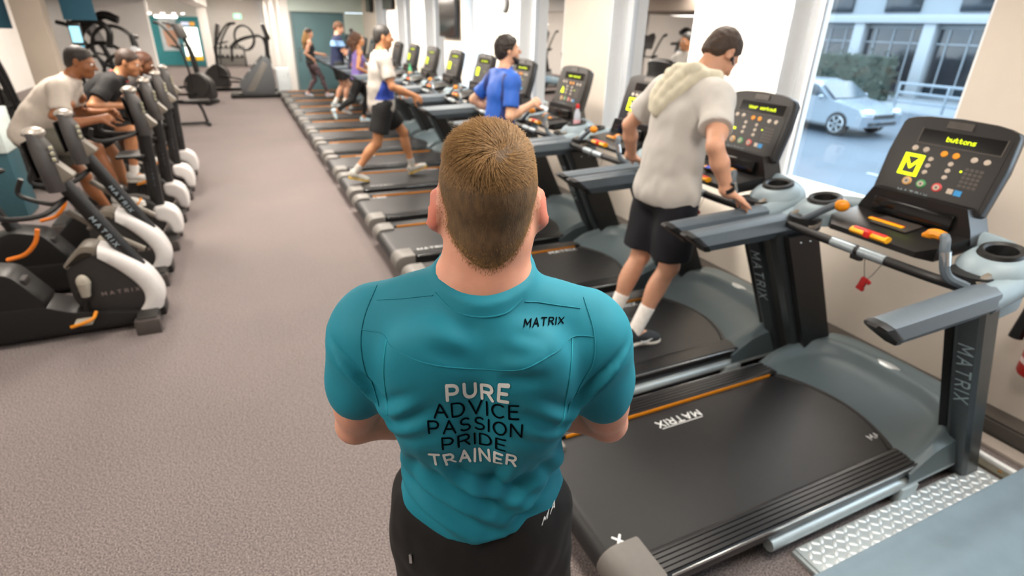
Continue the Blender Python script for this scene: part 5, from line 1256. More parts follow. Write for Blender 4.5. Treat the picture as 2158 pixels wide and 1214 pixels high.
# --- the man in the white shirt, looking down at his console
P = dict(pelvis=(0, -.01, 1.165), lean=1, lean2=13, head=(0, .23, 1.885), hpitch=42, hyaw=-4, hroll=0, bw=1.05, fat=1.05,
         aR=(.10, -.19, Z0+.092), aL=(-.10, -.235, Z0+.092), fR=(-6, 0), fL=(6, 0), wR=(.425, .03, 1.235), wL=(-.52, .10, 1.225), poleR=(.75, -1, -.1), poleL=(-.7, -1, -.1),
         hdR=(0.06, .9, -.42), hnR=(0, -.42, -.9), hdL=(0, .9, -.42), hnL=(0, -.42, -.9), curl=.42, kpoleR=(.1, 1, 0), kpoleL=(-.1, 1, 0))
b, J, o = person('man in white t-shirt and black shorts looking down, hand on the handrail', (2.2, 2.53, 0), R(-90), 1.90, P, sk_fair, c_white, c_navyb, c_shoe_b, c_sole, mat('hair_dark_brown', '#3a2a1e', .6, var=.25, scale=60, bump=.4, bscale=150),
       vox=.0068, sock_m=c_sock, sockh=.17, tee=dict(sleeve=.66, hem=-.075, loose=.032), sh=dict(frac=.87, loose=.026, waist=-.02), hairkw=dict(thick=.007, rough=.003, low=.02), amp=.009)
P2, J2 = b, J
W, E_ = J['WR'], J['ER']; d = nrm(W-E_); mb = MB()
mb.tube([tuple(W-d*.035), tuple(W-d*.012)], .0400, 18, False); mb.tube([tuple(W-d*.035), tuple(W-d*.012)], .0360, 18, False); wt = mb.build('watch_strap', m_dark, b)
q = W-d*.023+V3(.022, -.0, .034); mb = MB(); mb.box(tuple(q), (.03, .034, .014), .004, (-.5, .5, 0)); mb.build('watch_case', m_glossy, wt)
e = J['HC']+J['HM'] @ (V3(.083, .018, -.012)*J['s']); mb = MB(); mb.ell(tuple(e), (.010, .012, .014), 10, 8); mb.tube([tuple(e), tuple(e+V3(.004, .012, -.03))], .005, 8); mb.build('earbud', m_dark, b)
for sg in (-1, 1):    # curved mark on each shoe
    FM, A = J['FMR'], J['AR']
mb = MB()
pts = [(.045, .02, -.052), (.047, .04, -.060), (.047, .065, -.058), (.046, .10, -.044)]
pp = [J['AR']+J['FMR'] @ (V3(*x)*J['s']) for x in pts]; mb.tube(pp, [.002, .006, .005, .0015], 6); mb.build('shoe_mark', m_letw, b)
# the towel round his neck: hangs down the back on the left, and in front on the right
s = J['s']; NB, U2, Rd, F2 = J['NB'], J['U2'], J['Rd'], J['F2']
def tp(x, y, z): return NB+Rd*x*s+F2*y*s+U2*z*s
tw_ = []
path = [tp(.13, .13, -.30), tp(.145, .13, -.18), tp(.14, .10, -.06), tp(.115, .02, .035), tp(.05, -.075, .045), tp(-.03, -.095, .03), tp(-.10, -.075, .015)]
for i in range(len(path)-1): tw_.append(cap(path[i], path[i+1], .036*s, .036*s, .02*s))
for a, b2 in ((tp(.10, -.045, .035), tp(-.045, -.135, -.19)), (tp(.03, -.085, .045), tp(-.06, -.14, -.18)), (tp(-.05, -.09, .03), tp(-.085, -.135, -.17)), (tp(-.115, -.06, .0), tp(-.10, -.13, -.15))):
    for q_ in range(5):
        u0, u1 = q_/5, (q_+1)/5; bul = lambda u: (F2*-.028*math.sin(PI*u))*s
        tw_.append(cap(a+(b2-a)*u0+bul(u0), a+(b2-a)*u1+bul(u1), .030*s, .028*s, .011*s))
V, Q = soft(tw_, .0075); V = wrinkle(V, Q, .006, (22, 22, 12), 5)
tow = link('towel', np_mesh('towel', V, Q, mat('towel_cream', '#d2cdb8', .95, var=.05, scale=30, bump=.7, bscale=350))); tow.location = P2.location; tow.rotation_euler = P2.rotation_euler
tow['label'] = 'cream towel draped round the neck of the white-shirted man'; tow['category'] = 'towel'

# --- the runner in blue
m_bl = mat('sport_blue', '#1c5abc', .6, var=.10, scale=6, bump=.1, bscale=300); m_bl2 = mat('sport_blue_dark', '#1d3070', .7, var=.1)
P = dict(pelvis=(0, -.04, 1.08), lean=4, lean2=2, hpitch=-6, hyaw=-8, aR=(.09, -.20, Z0+.13), aL=(-.09, .14, Z0+.10), fR=(0, 25), wR=(.20, .19, 1.37), wL=(-.25, .06, 1.24), poleR=(.35, -1, -.75), poleL=(-.5, -1, .0), curl=1.1)
b, J, o = person('man in royal blue t-shirt running, seen above the trainer\'s head', (2.13, 4.8, 0), R(-90), 1.78, P, sk_light, m_bl, c_navyb, c_grey, c_sole, h_dark, vox=.009, sock_m=c_sock, tee=dict(sleeve=.75, hem=-.06, loose=.02), sh=dict(frac=.75, loose=.02), hairkw=dict(thick=.014, rough=.007))
for sg in (-1, 1): side_panel(o['shirt'], lambda c: (np.abs(c[:, 0]*sg-.165-.03*(c[:, 2]-1.3)) < .022) & (c[:, 1] < .12) & (c[:, 2] > 1.18) & (c[:, 2] < 1.62), m_bl2, 'shirt_seam_panel', b)
c, Mx, s = J['HC'], J['HM'], J['s']; p = lambda x, y, z: c+Mx @ (V3(x, y, z)*s)
V, Q = soft([ell(p(0, .062, -.092), V3(.043, .04, .034)*s, Mx, .02), cap(p(.055, .03, -.06), p(.03, .07, -.1), .016, .018, .02), cap(p(-.055, .03, -.06), p(-.03, .07, -.1), .016, .018, .02)], .007, ((p(0, 0, -.07), nrm(Mx @ V3(0, -.5, 1))),))
link('beard', np_mesh('beard', V, Q, h_dark), b)

# --- the man walking, white shirt with blue side
P = dict(pelvis=(0, -.01, 1.10), lean=-1, lean2=8, hpitch=4, hyaw=-6, fat=1.12, aR=(.08, -.41, Z0+.135), aL=(-.11, .35, Z0+.115), fR=(0, 14), fL=(0, -20), wR=(.29, .30, 1.225), wL=(-.40, .30, 1.22), poleR=(.5, -1, -.4), poleL=(-.5, -1, -.4), curl=.6, hdR=(.05, .85, -.5))
c_lg = mat('shirt_pale_grey', '#aea9a2', .8, var=.03, scale=10)
b, J, o = person('man walking in pale grey t-shirt with royal blue side panel and black shorts', (1.53, 7.03, 0), R(-90), 1.84, P, sk_tan, c_lg, c_black, mat('shoe_pale', '#b9b7b0', .7, var=.2, scale=50), mat('sole_yellow', '#c9a63e', .6), h_grey, vox=.009, sock_m=mat('sock_grey', '#b5b1ab', .9), sockh=.10, tee=dict(sleeve=.72, hem=-.09, loose=.026), sh=dict(frac=.72, loose=.03), hairkw=dict(thick=.006, rough=.002), amp=.008)
for sg in (-1, 1): side_panel(o['shirt'], lambda c: (c[:, 0]*sg > .10) & (c[:, 0]*sg < .215) & (c[:, 2] > 1.17) & (c[:, 2] < 1.50) & (c[:, 1] < .13) & (c[:, 1] > -.12+.45*(c[:, 2]-1.17)), mat('shirt_blue', '#203f9e', .7, var=.08), 'blue_side_panel', b)

# --- the running woman in purple
P = dict(pelvis=(0, -.02, 1.02), lean=6, hpitch=0, hyaw=-10, aR=(.07, -.50, .44), aL=(-.08, .03, Z0+.085), fR=(0, 70), fL=(0, 0), wR=(.21, .16, 1.12), wL=(-.22, .18, 1.2), poleR=(.4, -1, -.5), poleL=(-.4, -1, -.5), curl=1.0)
hx = lambda J: None
m_cur = mat('hair_curly_brown', '#4a2f1e', .7, var=.35, scale=50, bump=.8, bscale=90)
b, J, o = person('woman with big curly hair running in purple tank top and black leggings', (2.08, 11.48, 0), R(-90), 1.64, P, sk_tan, mat('tank_purple', '#7f6bb0', .75, var=.06), c_black, mat('shoe_pale_blue', '#b9d3de', .7), c_sole, None, vox=.011, female=True, tee=dict(tank=True, hem=-.02, loose=.008), sh=dict(frac=1.5, loose=.006))
c, Mx, s = J['HC'], J['HM'], J['s']; p = lambda x, y, z: c+Mx @ (V3(x, y, z)*s)
V, Q = soft([ell(p(0, -.05, .03), V3(.11, .11, .115)*s, Mx, .03), ell(p(0, -.13, -.05), V3(.10, .10, .13)*s, Mx, .03), ell(p(0, -.12, -.16), V3(.09, .08, .10)*s, Mx, .03)], .01); V = wrinkle(V, Q, .03, (22, 22, 22), 2)
link('hair', np_mesh('hair', V, Q, m_cur), b)
# --- the woman with a bun just beyond her
P = dict(pelvis=(0, 0, 1.03), lean=4, hpitch=4, aR=(.08, .16, Z0+.09), aL=(-.08, -.22, Z0+.12), fL=(0, 20), wR=(.24, .24, 1.2), wL=(-.24, .24, 1.2), curl=.9)
b, J, o = person('woman with dark bun in navy top, mostly hidden behind the curly-haired runner', (2.19, 12.59, 0), R(-90), 1.68, P, sk_tan, mat('top_navy', '#20243f', .8), c_navyb, c_grey, c_sole, h_dark, vox=.013, female=True, tee=dict(sleeve=.5, hem=-.02, loose=.012), sh=dict(frac=.45, loose=.014), hairkw=dict(thick=.008))
c, Mx, s = J['HC'], J['HM'], J['s']; mb = MB(); mb.ell(tuple(c+Mx @ (V3(0, -.06, .125)*s)), (.04, .042, .045), 12, 8); mb.build('hair_bun', h_dark, b)
# --- the man in navy with a pale blue band
P = dict(pelvis=(0, -.02, 1.12), lean=2, lean2=4, hpitch=22, hyaw=-6, aR=(.09, .02, Z0+.09), aL=(-.09, -.16, Z0+.10), fL=(0, 10), wR=(.10, .34, 1.43), wL=(-.06, .36, 1.42), poleR=(.7, -.6, -1), poleL=(-.7, -.6, -1), curl=.9)
m_nv = mat('shirt_navy', '#1b2546', .8, var=.08)
b, J, o = person('man in navy t-shirt with pale blue shoulder band looking at his hands', (2.07, 13.7, 0), R(-90), 1.84, P, sk_fair, m_nv, mat('shorts_charcoal', '#1d2022', .8), mat('shoe_pale_grey', '#aeb9bd', .7), c_sole, mat('hair_auburn', '#5a3a24', .6, var=.2, scale=60), vox=.012, sock_m=c_sock, tee=dict(sleeve=.6, hem=-.08, loose=.024), sh=dict(frac=.7, loose=.03), hairkw=dict(thick=.008))
side_panel(o['shirt'], lambda c: (c[:, 2] > 1.50) & (c[:, 2] < 1.61), mat('band_pale_blue', '#86aede', .8), 'chest_band', b, .004)
# --- the blonde woman in patterned leggings
P = dict(pelvis=(0, -.03, 1.02), lean=0, hpitch=6, hyaw=-12, aR=(.07, .28, Z0+.085), aL=(-.10, -.20, Z0+.09), fR=(0, -12), fL=(0, 6), wR=(.17, .02, 1.10), wL=(-.26, .30, 1.2), poleR=(.35, -1, 0), hdR=(-.7, .5, -.3), curl=.8)
m_leg = mat('leggings_pattern', '#5b4a4e', .8, var=.75, scale=16)
b, J, o = person('woman with long blonde hair in black vest and patterned leggings, hand on hip', (1.76, 15.92, 0), R(-90), 1.68, P, sk_fair, mat('vest_black', '#1d1e20', .8), m_leg, mat('shoe_lilac', '#c3c3d2', .7), c_sole, mat('hair_dark_roots', '#33261e', .6, var=.2, scale=60), vox=.012, female=True, tee=dict(tank=True, hem=-.04, loose=.008), sh=dict(frac=1.3, loose=.006), hairkw=dict(thick=.009))
c, Mx, s = J['HC'], J['HM'], J['s']; p = lambda x, y, z: c+Mx @ (V3(x, y, z)*s)
V, Q = soft([cap(p(0, -.07, -.0), p(.01, -.11, -.22), .07*s, .075*s, .03), cap(p(.05, -.05, -.05), p(.09, -.0, -.30), .04*s, .045*s, .03), cap(p(.0, -.11, -.22), p(.0, -.12, -.38), .07*s, .05*s, .03)], .011); V = wrinkle(V, Q, .012, (30, 30, 8), 2)
link('long_hair', np_mesh('long_hair', V, Q, h_blonde), b)

# --- the cyclists
def cyclist(lab, x, y, lean, lean2, h, skin, shirt, shorts, hair, hp_, col_kw={}, wx=.40, **kw):
    P = dict(pelvis=(0, 0, 1.075), lean=lean, lean2=lean2, hpitch=hp_, hyaw=kw.get('hyaw', 0), aR=(.16, -1.12-x, .545), aL=(-.16, -1.27-x, .25), fR=(0, 5), fL=(0, 15), wR=(.21, wx, 1.21), wL=(-.21, wx, 1.21), poleR=(.7, -.5, -1), poleL=(-.7, -.5, -1), curl=1.0, fat=kw.get('fat', 1.0), kpoleR=(.15, 1, .6), kpoleL=(-.15, 1, .6))
    col_kw = dict(thick=.004, rough=.002)
    return person(lab, (x, y, 0), R(-90), h, P, skin, shirt, shorts, mat('shoe_white', '#c9c7c2', .7), c_sole, hair, vox=.0105, sock_m=c_sock, sockh=.09, tee=dict(sleeve=kw.get('sleeve', .6), hem=-.08, loose=.03), sh=dict(frac=.72, loose=.028), hairkw=col_kw, amp=.01)
cyclist('dark-skinned man in pale grey t-shirt riding with straight arms', -1.63, 5.98, 32, 16, 1.80, sk_brown, mat('tee_pale_grey', '#bdb3a8', .85, var=.04), mat('shorts_grey', '#5c5a50', .8), h_dark, 16, fat=1.15, hyaw=-6, wx=.52)
b, J, o = cyclist('fair man in black t-shirt bent over his handlebars', -1.47, 6.86, 40, 14, 1.78, sk_tan, c_black, c_black, h_brown, 20, sleeve=.7, hyaw=-10)
mb = MB(); mb.torus(tuple(J['NB']+J['U2']*.02), .078, .012, 20, 6, (-R(40), 0, 0)); mb.build('red_collar', mat('collar_red', '#a8443f', .7), b)
cyclist('dark-haired rider in grey behind the man in black', -1.48, 7.74, 46, 14, 1.74, sk_dark, mat('tee_dark_grey', '#4a4644', .85), c_black, mat('hair_chestnut', '#4a2a18', .6, var=.2, scale=60), 20)
# ================================================================== the trainer in turquoise, seen from behind
m_teal_sh = mat('shirt_turquoise', '#067e94', .75, var=.035, scale=7, bump=.12, bscale=900, bdist=.0006)
m_seam = mat('shirt_seam', '#0a7f93', .8)
m_seaml = mat('shirt_seam_light', '#1fa3b5', .8)
m_ink = mat('print_navy', '#04090f', .95, spec=.05); m_inkw = mat('print_white', '#eef0ee', .6)
sk_tr = mat('skin_trainer', '#d79c84', .48, var=.06, scale=30, sss=.25, bump=.08, bscale=350)
CX = -.018
P = dict(pelvis=(CX, .05, .985), lean=-9, lean2=2, bw=1.02, head=(-.006, 0, 1.728), hyaw=7, hpitch=3, arm=1.16, headk=1.01, fat=1.0,
         aR=(.12, .06, .095), aL=(-.16, .04, .095), fR=(-10, 0), fL=(12, 0), wR=(.015, .205, 1.235), wL=(-.05, .185, 1.195),
         poleR=(1, -.15, -.7), poleL=(-1, -.15, -.7), hdR=(-.9, .1, .15), hnR=(.2, -1, 0), hdL=(.9, .1, -.1), hnL=(-.2, -1, 0), curl=.35)
J = joints(1.86, P); s = J['s']
pr = body_prims(J, P)
c_, Mx = J['HC'], J['HM']
for sg in (-1, 1):
    Re = Mx @ rotm(-sg*R(34), 0, sg*R(10)); q_ = lambda a, b2, c2: c_+Mx @ V3(a, b2, c2)
    pr += [ell(q_(sg*.080, -.008, -.008), V3(.014, .018, .028), Re, .012), ell(q_(sg*.0905, -.020, -.004), V3(.009, .021, .031), Re, .010), ell(q_(sg*.086, -.010, -.030), V3(.008, .010, .013), Re, .010), ell(q_(sg*.099, -.010, -.002), V3(.006, .012, .020), Re, .006, (), True)]
# thick neck, trapezius and lower skull
pr += [cap(V3(CX, -.035, 1.54), V3(-.004, -.018, 1.66), .068, .064, .03), ell(V3(0, -.028, 1.685), V3(.066, .060, .06), None, .03),
       cap(V3(CX-.17, -.02, 1.515), V3(CX-.03, -.045, 1.60), .05, .035, .05), cap(V3(CX+.17, -.02, 1.515), V3(CX+.03, -.045, 1.60), .05, .035, .05)]
V, Q = soft(pr, .0058)
BV, BQ = V, Q
BODY = V.copy()
trainer = link('person', np_mesh('person', V, Q, sk_tr)); trainer.location = (.35, .831, 0); trainer.rotation_euler = (0, 0, -YAW)
trainer.data.materials.append(mat('skin_ear_glow', '#cf7e6b', .48, var=.06, scale=30, sss=.3))  # redder ear skin, with light shining through the ears put into the colour
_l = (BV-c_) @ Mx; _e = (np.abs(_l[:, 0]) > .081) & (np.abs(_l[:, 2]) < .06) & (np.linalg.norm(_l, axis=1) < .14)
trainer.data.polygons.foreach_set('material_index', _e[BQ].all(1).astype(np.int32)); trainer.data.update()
trainer['label'] = 'man in turquoise trainer t-shirt seen from behind, arms folded, in the foreground'; trainer['category'] = 'person'
for nm_ in 'LR': sock(J, nm_, c_sock, trainer, .008, .12); shoe_parts(J, nm_, c_shoe_b, c_sole, trainer, .008)
eyes(J, trainer)
# --- shirt
nk = (V3(CX, -.085, 1.612), nrm(V3(0, -.36, 1))); hm = (V3(CX, -.06, 1.026), nrm(V3(.17, .05, -1))); hm2 = (V3(CX, 0, 1.09), nrm(V3(-.12, .0, -1)))
pl = (nk, hm)
tp_ = [ell(V3(CX, .0, 1.40), V3(.185, .135, .20), None, .05, pl), ell(V3(CX, -.012, 1.46), V3(.20, .118, .125), None, .05, pl)]
for sg in (-1, 1):
    tp_ += [ell(V3(CX+sg*.105, -.035, 1.375), V3(.078, .095, .155), rotm(0, 0, -sg*R(12)), .05, pl), ell(V3(CX+sg*.085, -.055, 1.475), V3(.085, .075, .085), None, .04, pl)]
tp_ += [ell(V3(CX, .025, 1.20), V3(.168, .115, .16), None, .06, pl), ell(V3(CX, .045, 1.05), V3(.186, .128, .15), None, .06, pl)]
tp_ += [cap(V3(CX+sg*.035, -.045, 1.585), V3(CX+sg*.19, -.012, 1.528), .050, .052, .04, pl) for sg in (-1, 1)]
tp_ += [cap(V3(CX+.009, -.04, 1.56), V3(-.004, -.022, 1.66), .084, .082, .025, (nk,))]
for nm_, sg in (('L', -1), ('R', 1)):
    S, E_ = J['S'+nm_], J['E'+nm_]; d = nrm(E_-S); e = S+(E_-S)*.56
    tp_ += [ell(S+d*.03+V3(-sg*.004, 0, .0), V3(.072, .080, .085), rotm(0, 0, -sg*R(10)), .035, pl), cap(S, S+(E_-S)*.9, .068, .065, .03, ((e, nrm(d+V3(sg*.1, 0, 0))),)), ell(S+(E_-S)*.35-V3(0, .02, 0), V3(.056, .058, .085), np.stack([np.cross(d, V3(0, 1, 0)), V3(0, 1, 0), d], 1), .03, ((e, d),))]
tp_ += [cap(V3(CX, -.152, 1.44), V3(CX, -.118, 1.25), .012, .012, .045, (), True)]
tp_ += [ell(V3(CX-.075, -.115, 1.50), V3(.07, .03, .06), rotm(0, 0, R(25)), .04), ell(V3(CX+.075, -.115, 1.50), V3(.07, .03, .06), rotm(0, 0, -R(25)), .04)]
V, Q = soft(tp_, .0052, (), it=2)
# folds: (from, to, depth, width)
folds = [((.155, 1.36), (.075, 1.43), .006, .012), ((-.19, 1.36), (-.11, 1.43), .006, .012), ((.16, 1.33), (.05, 1.38), .004, .014), ((-.195, 1.33), (-.09, 1.38), .004, .014),
         ((-.165, 1.20), (.05, 1.075), .011, .022), ((-.10, 1.23), (.09, 1.11), .007, .016), ((.16, 1.22), (.02, 1.10), .010, .020), ((-.185, 1.14), (-.03, 1.05), .009, .016), ((.14, 1.17), (.03, 1.075), .007, .012),
         ((.06, 1.15), (-.07, 1.20), .006, .016), ((-.02, 1.28), (-.03, 1.14), .005, .020), ((.06, 1.27), (.02, 1.15), .005, .014), ((-.09, 1.27), (-.05, 1.16), .005, .014),
         ((.03, 1.535), (.10, 1.515), .006, .016), ((.02, 1.505), (.09, 1.50), .007, .013), ((-.09, 1.56), (-.02, 1.53), .004, .014), ((.12, 1.27), (.15, 1.15), .006, .012), ((-.16, 1.28), (-.17, 1.16), .006, .012)]
N = normals(V, Q); D = np.zeros(len(V)); bk = np.clip((-N[:, 1]+.25)/.6, 0, 1)
for (a, b2, am, wd) in folds:
    a, b2 = np.array(a), np.array(b2); ab = b2-a; t = np.clip(((V[:, [0, 2]]-a) @ ab)/(ab @ ab), 0, 1); dd = np.linalg.norm(V[:, [0, 2]]-a-t[:, None]*ab, axis=1)
    pf = np.sin(PI*np.clip(t*.9+.05, 0, 1)); D += 1.5*(am*np.exp(-(dd/wd)**2)-am*.6*np.exp(-((dd-wd*1.9)/(wd*.9))**2))*pf*bk
for nm_, sg in (('L', -1), ('R', 1)):      # sleeve pulls
    S, E_ = J['S'+nm_], J['E'+nm_]
    for k in range(5):
        a = V3(CX+sg*(.150+.012*k), 0, 1.335+.025*k); b2 = V3(CX+sg*(.20+.018*k), 0, 1.43+.018*k); ab = (b2-a)[[0, 2]]; t = np.clip(((V[:, [0, 2]]-a[[0, 2]]) @ ab)/(ab @ ab), 0, 1); dd = np.linalg.norm(V[:, [0, 2]]-a[[0, 2]]-t[:, None]*ab, axis=1)
        D += (.0062*np.exp(-(dd/.007)**2)-.0036*np.exp(-((dd-.013)/.006)**2))*np.sin(PI*np.clip(t*.95, 0, 1))*bk
D += vnoise(V, (9, 9, 7), 1.7)*.0035+vnoise(V, (26, 26, 18), 4.1)*.0013
low = np.clip((1.26-V[:, 2])/.12, 0, 1); D += vnoise(V+V3(0, 0, 1)*(V[:, [0]]*.35), (7, 7, 19), 9.2)*.011*low
V = V+N*D[:, None]; V = relax(V, Q, 1, .3)
shirt = link('shirt', np_mesh('shirt', V, Q, m_teal_sh), trainer)
def pdist(X, prims):
    F = np.full(len(X), .2)
    for p in prims:
        if p['sub']: continue
        if p['t'] == 'c':
            ab = p['b']-p['a']; t = np.clip((X-p['a']) @ ab/max(1e-9, ab @ ab), 0, 1); d = np.linalg.norm(X-p['a']-t[:, None]*ab, axis=1)-(p['ra']+(p['rb']-p['ra'])*t)
        else:
            q = (X-p['c']) @ p['R']; k0 = np.linalg.norm(q/p['r'], axis=1); k1 = np.linalg.norm(q/p['r']**2, axis=1); d = k0*(k0-1)/np.maximum(k1, 1e-6)
        F = np.minimum(F, d)
    return F
def seg_t(X, a, b): ab = b-a; t = (X-a) @ ab/(ab @ ab); return t, np.linalg.norm(X-a-np.clip(t, 0, 1)[:, None]*ab, axis=1)
d_ = pdist(BODY, tp_); Nb = normals(BODY, BQ); m_ = (BODY[:, 2] > 1.035) & ((BODY-nk[0]) @ nk[1] < -.012)
for nm_ in 'LR':
    t, r_ = seg_t(BODY, J['S'+nm_], J['E'+nm_]); m_ &= ~((t > .50) & (r_ < .075)); t, r_ = seg_t(BODY, J['E'+nm_], J['W'+nm_]+nrm(J['W'+nm_]-J['E'+nm_])*.2); m_ &= ~(r_ < .075)
push = np.where(m_, np.clip(d_+.016, 0, .08), 0); BODY = BODY-Nb*push[:, None]
for _ in range(3):
    B2 = relax(BODY, BQ, 1, .5); BODY = np.where(m_[:, None], B2, BODY)
trainer.data.vertices.foreach_set('co', BODY.astype(np.float32).ravel()); trainer.data.update()
bvh = BVHTree.FromPolygons([tuple(v) for v in V], [tuple(q) for q in Q])
def on_back(x, z, off=.0012):
    h_ = bvh.ray_cast(Vector((x, -1, z)), Vector((0, 1, 0)))
    return (h_[0]+h_[1]*off) if h_[0] is not None else None
def seam(pts, name, m, r=.0011, n=14):
    path = bez([(a, 0, b2) for a, b2 in pts], n); q = [on_back(p.x, p.z, .0006) for p in path]; q = [x for x in q if x is not None]
    q2 = [q[0]]
    for x in q[1:]:
        if (x-q2[-1]).length < .05: q2.append(x)
    mb = MB(); mb.tube(q2, r, 5); return mb.build(name, m, shirt)
seam([(-.213, 1.53), (-.158, 1.526), (-.097, 1.509), (-.019, 1.496), (.043, 1.502), (.096, 1.52), (.146, 1.529), (.178, 1.528)], 'yoke_seam', m_seam)
seam([(-.164, 1.529), (-.171, 1.467), (-.174, 1.407), (-.172, 1.378)], 'panel_seam', m_seaml, .0013); seam([(.142, 1.527), (.138, 1.459), (.135, 1.396), (.128, 1.377)], 'panel_seam', m_seaml, .0013)
seam([(-.196, 1.585), (-.211, 1.545), (-.214, 1.50), (-.206, 1.437), (-.192, 1.383)], 'armhole_seam', m_seam); seam([(.162, 1.58), (.179, 1.535), (.180, 1.485), (.160, 1.439), (.142, 1.384)], 'armhole_seam', m_seam)
seam([(-.19, 1.572), (-.14, 1.585), (-.09, 1.598)], 'shoulder_seam', m_seam); seam([(.155, 1.568), (.11, 1.58), (.06, 1.594)], 'shoulder_seam', m_seam)
seam([(-.086, 1.603), (-.055, 1.585), (-.014, 1.579), (.03, 1.584), (.057, 1.6)], 'collar_seam', m_seam, .0014)
# --- print on the back
def print_text(txt, x0, z0, x1, z1, h, wt, m, name, jit=0, wob=0, seed=3):
    rnd = random.Random(seed); L = math.dist((x0, z0), (x1, z1)); ux = ((x1-x0)/L, (z1-z0)/L)
    ps, tot = text_polys(txt, h, wt, sub=.004, jit=jit, rnd=rnd if jit else None, gap=.24); k = L/tot
    mb = MB(); cxm, czm = (x0+x1)/2, (z0+z1)/2
    for i, p in enumerate(ps):
        vs = []
        for a, b2 in p:
            a *= k; b2 -= h/2; x = cxm+ux[0]*a-ux[1]*b2; z = czm+ux[1]*a+ux[0]*b2; q = on_back(x, z, .0011+.00002*(i % 9))
            if q is None: break
            vs.append(q)
        else: mb.add(vs, [tuple(range(len(vs)))])
    return mb.build(name, m, shirt, smooth=0)
print_text('PURE', -.064, 1.4485, .037, 1.4495, .034, .0078, m_inkw, 'white_print', jit=.05)
print_text('ADVICE', -.088, 1.4065, .055, 1.410, .031, .0042, m_ink, 'dark_print')
print_text('PASSION', -.099, 1.3685, .062, 1.368, .030, .0042, m_ink, 'dark_print')
print_text('PRIDE', -.077, 1.3275, .034, 1.327, .030, .0042, m_ink, 'dark_print')
print_text('TRAINER', -.103, 1.278, .054, 1.283, .034, .0076, m_inkw, 'white_print', jit=.13, seed=11)
print_text('MATRIX', .060, 1.5665, .126, 1.556, .0085, .0017, m_ink, 'dark_print')
# --- shorts
pl = ((V3(CX, .04, 1.12), V3(0, 0, 1)),)
sp = [ell(V3(CX, .048, .99), V3(.176, .121, .15), None, .05, pl), ell(V3(CX, .02, .92), V3(.17, .105, .12), None, .05, pl)]
for nm_, sg in (('L', -1), ('R', 1)):
    Hp, K = J['P'+nm_], J['K'+nm_]; d = nrm(K-Hp); e = Hp+(K-Hp)*.9; sp.append(cap(Hp+V3(0, 0, .02), Hp+(K-Hp)*1.1, .112, .105, .04, ((e, d),)))
V, Q = soft(sp, .008); V = wrinkle(V, Q, .012, (10, 10, 5), 2); V = wrinkle(V, Q, .005, (24, 24, 10), 6)
sh_ = link('shorts', np_mesh('shorts', V, Q, mat('shorts_trainer_black', '#080708', .75, var=.15, scale=20, bump=.2, bscale=500)), trainer)
b2v = BVHTree.FromPolygons([tuple(v) for v in V], [tuple(q) for q in Q])
def on_shorts(x, z, off=.001):
    h_ = b2v.ray_cast(Vector((x, -1, z)), Vector((0, 1, 0))); return h_[0]+h_[1]*off if h_[0] is not None else None
d_ = pdist(BODY, sp); Nb = normals(BODY, BQ); m_ = (BODY[:, 2] < 1.10) & (BODY[:, 2] > .62)
for nm_ in 'LR':
    t, r_ = seg_t(BODY, J['E'+nm_], J['W'+nm_]+nrm(J['W'+nm_]-J['E'+nm_])*.2); m_ &= ~(r_ < .09)
BODY = BODY-Nb*np.where(m_, np.clip(d_+.022, 0, .08), 0)[:, None]
trainer.data.vertices.foreach_set('co', BODY.astype(np.float32).ravel()); trainer.data.update()
mb = MB(); ps, tot = text_polys('MA', .013, .0026, gap=.5)
for p in ps:
    vs = [on_shorts(.128+a*.8+b2*.3, 1.055+b2*.9+a*.45, .002) for a, b2 in p]
    if all(v is not None for v in vs): mb.add(vs, [tuple(range(len(vs)))])
if mb.v: mb.build('shorts_print', m_inkw, sh_, smooth=0)
q = on_shorts(-.168, .93, .003)
if q: mb = MB(); mb.box(tuple(q), (.007, .006, .026), .002); mb.build('zip_puller', m_steel, sh_)
# --- hair: a close cap grown from the scalp, then combed strands
hk = s*1.01
loc = (BV-c_) @ Mx/hk                                         # right, forward, up in head units
x, y, z = loc[:, 0], loc[:, 1], loc[:, 2]
nape = -.088+.055*np.clip(np.abs(x+.004)/.062, 0, 1.3)**2
g_back = z-nape
ear = np.sqrt(((y+.004)/.028)**2+((z+.004)/.040)**2)-1.0
g_side = np.minimum(np.where(np.abs(x) > .05, (ear-.15)*.03, 1), 1)
front = np.where(y > .02, z-(.02+.55*(y-.02)), 1)
g = np.minimum(np.minimum(g_back, g_side), front)
g[np.linalg.norm(loc, axis=1) > .2] = -1
N = normals(BV, BQ)
top = np.clip((z-.045)/.05, 0, 1)*np.clip(1.15-(x/.068)**2, 0, 1)
thick = np.clip(g/.05, 0, 1)**.8*(.0045+.006*top*np.clip((y+.10)/.05, 0, 1))
sel = (g[BQ] > -.006).all(1) & (np.abs(x[BQ]) < .0835).all(1); Qs = BQ[sel]; ids, inv = np.unique(Qs, return_inverse=True)
bump_ = (vnoise(BV[ids], (55, 40, 55), 3)*.0035+vnoise(BV[ids], (120, 90, 120), 8)*.0015)*top[ids]
HV = BV[ids]+N[ids]*(thick[ids]-.0012+bump_)[:, None]
m_hair = mat('hair_trainer', '#604a31', .7, var=.30, scale=55, bump=.5, bscale=220, stretch=(1.6, 1.6, .7))
m_hair.use_backface_culling = False
hair = link('hair', np_mesh('hair', HV, inv.reshape(-1, 4), m_hair), trainer)
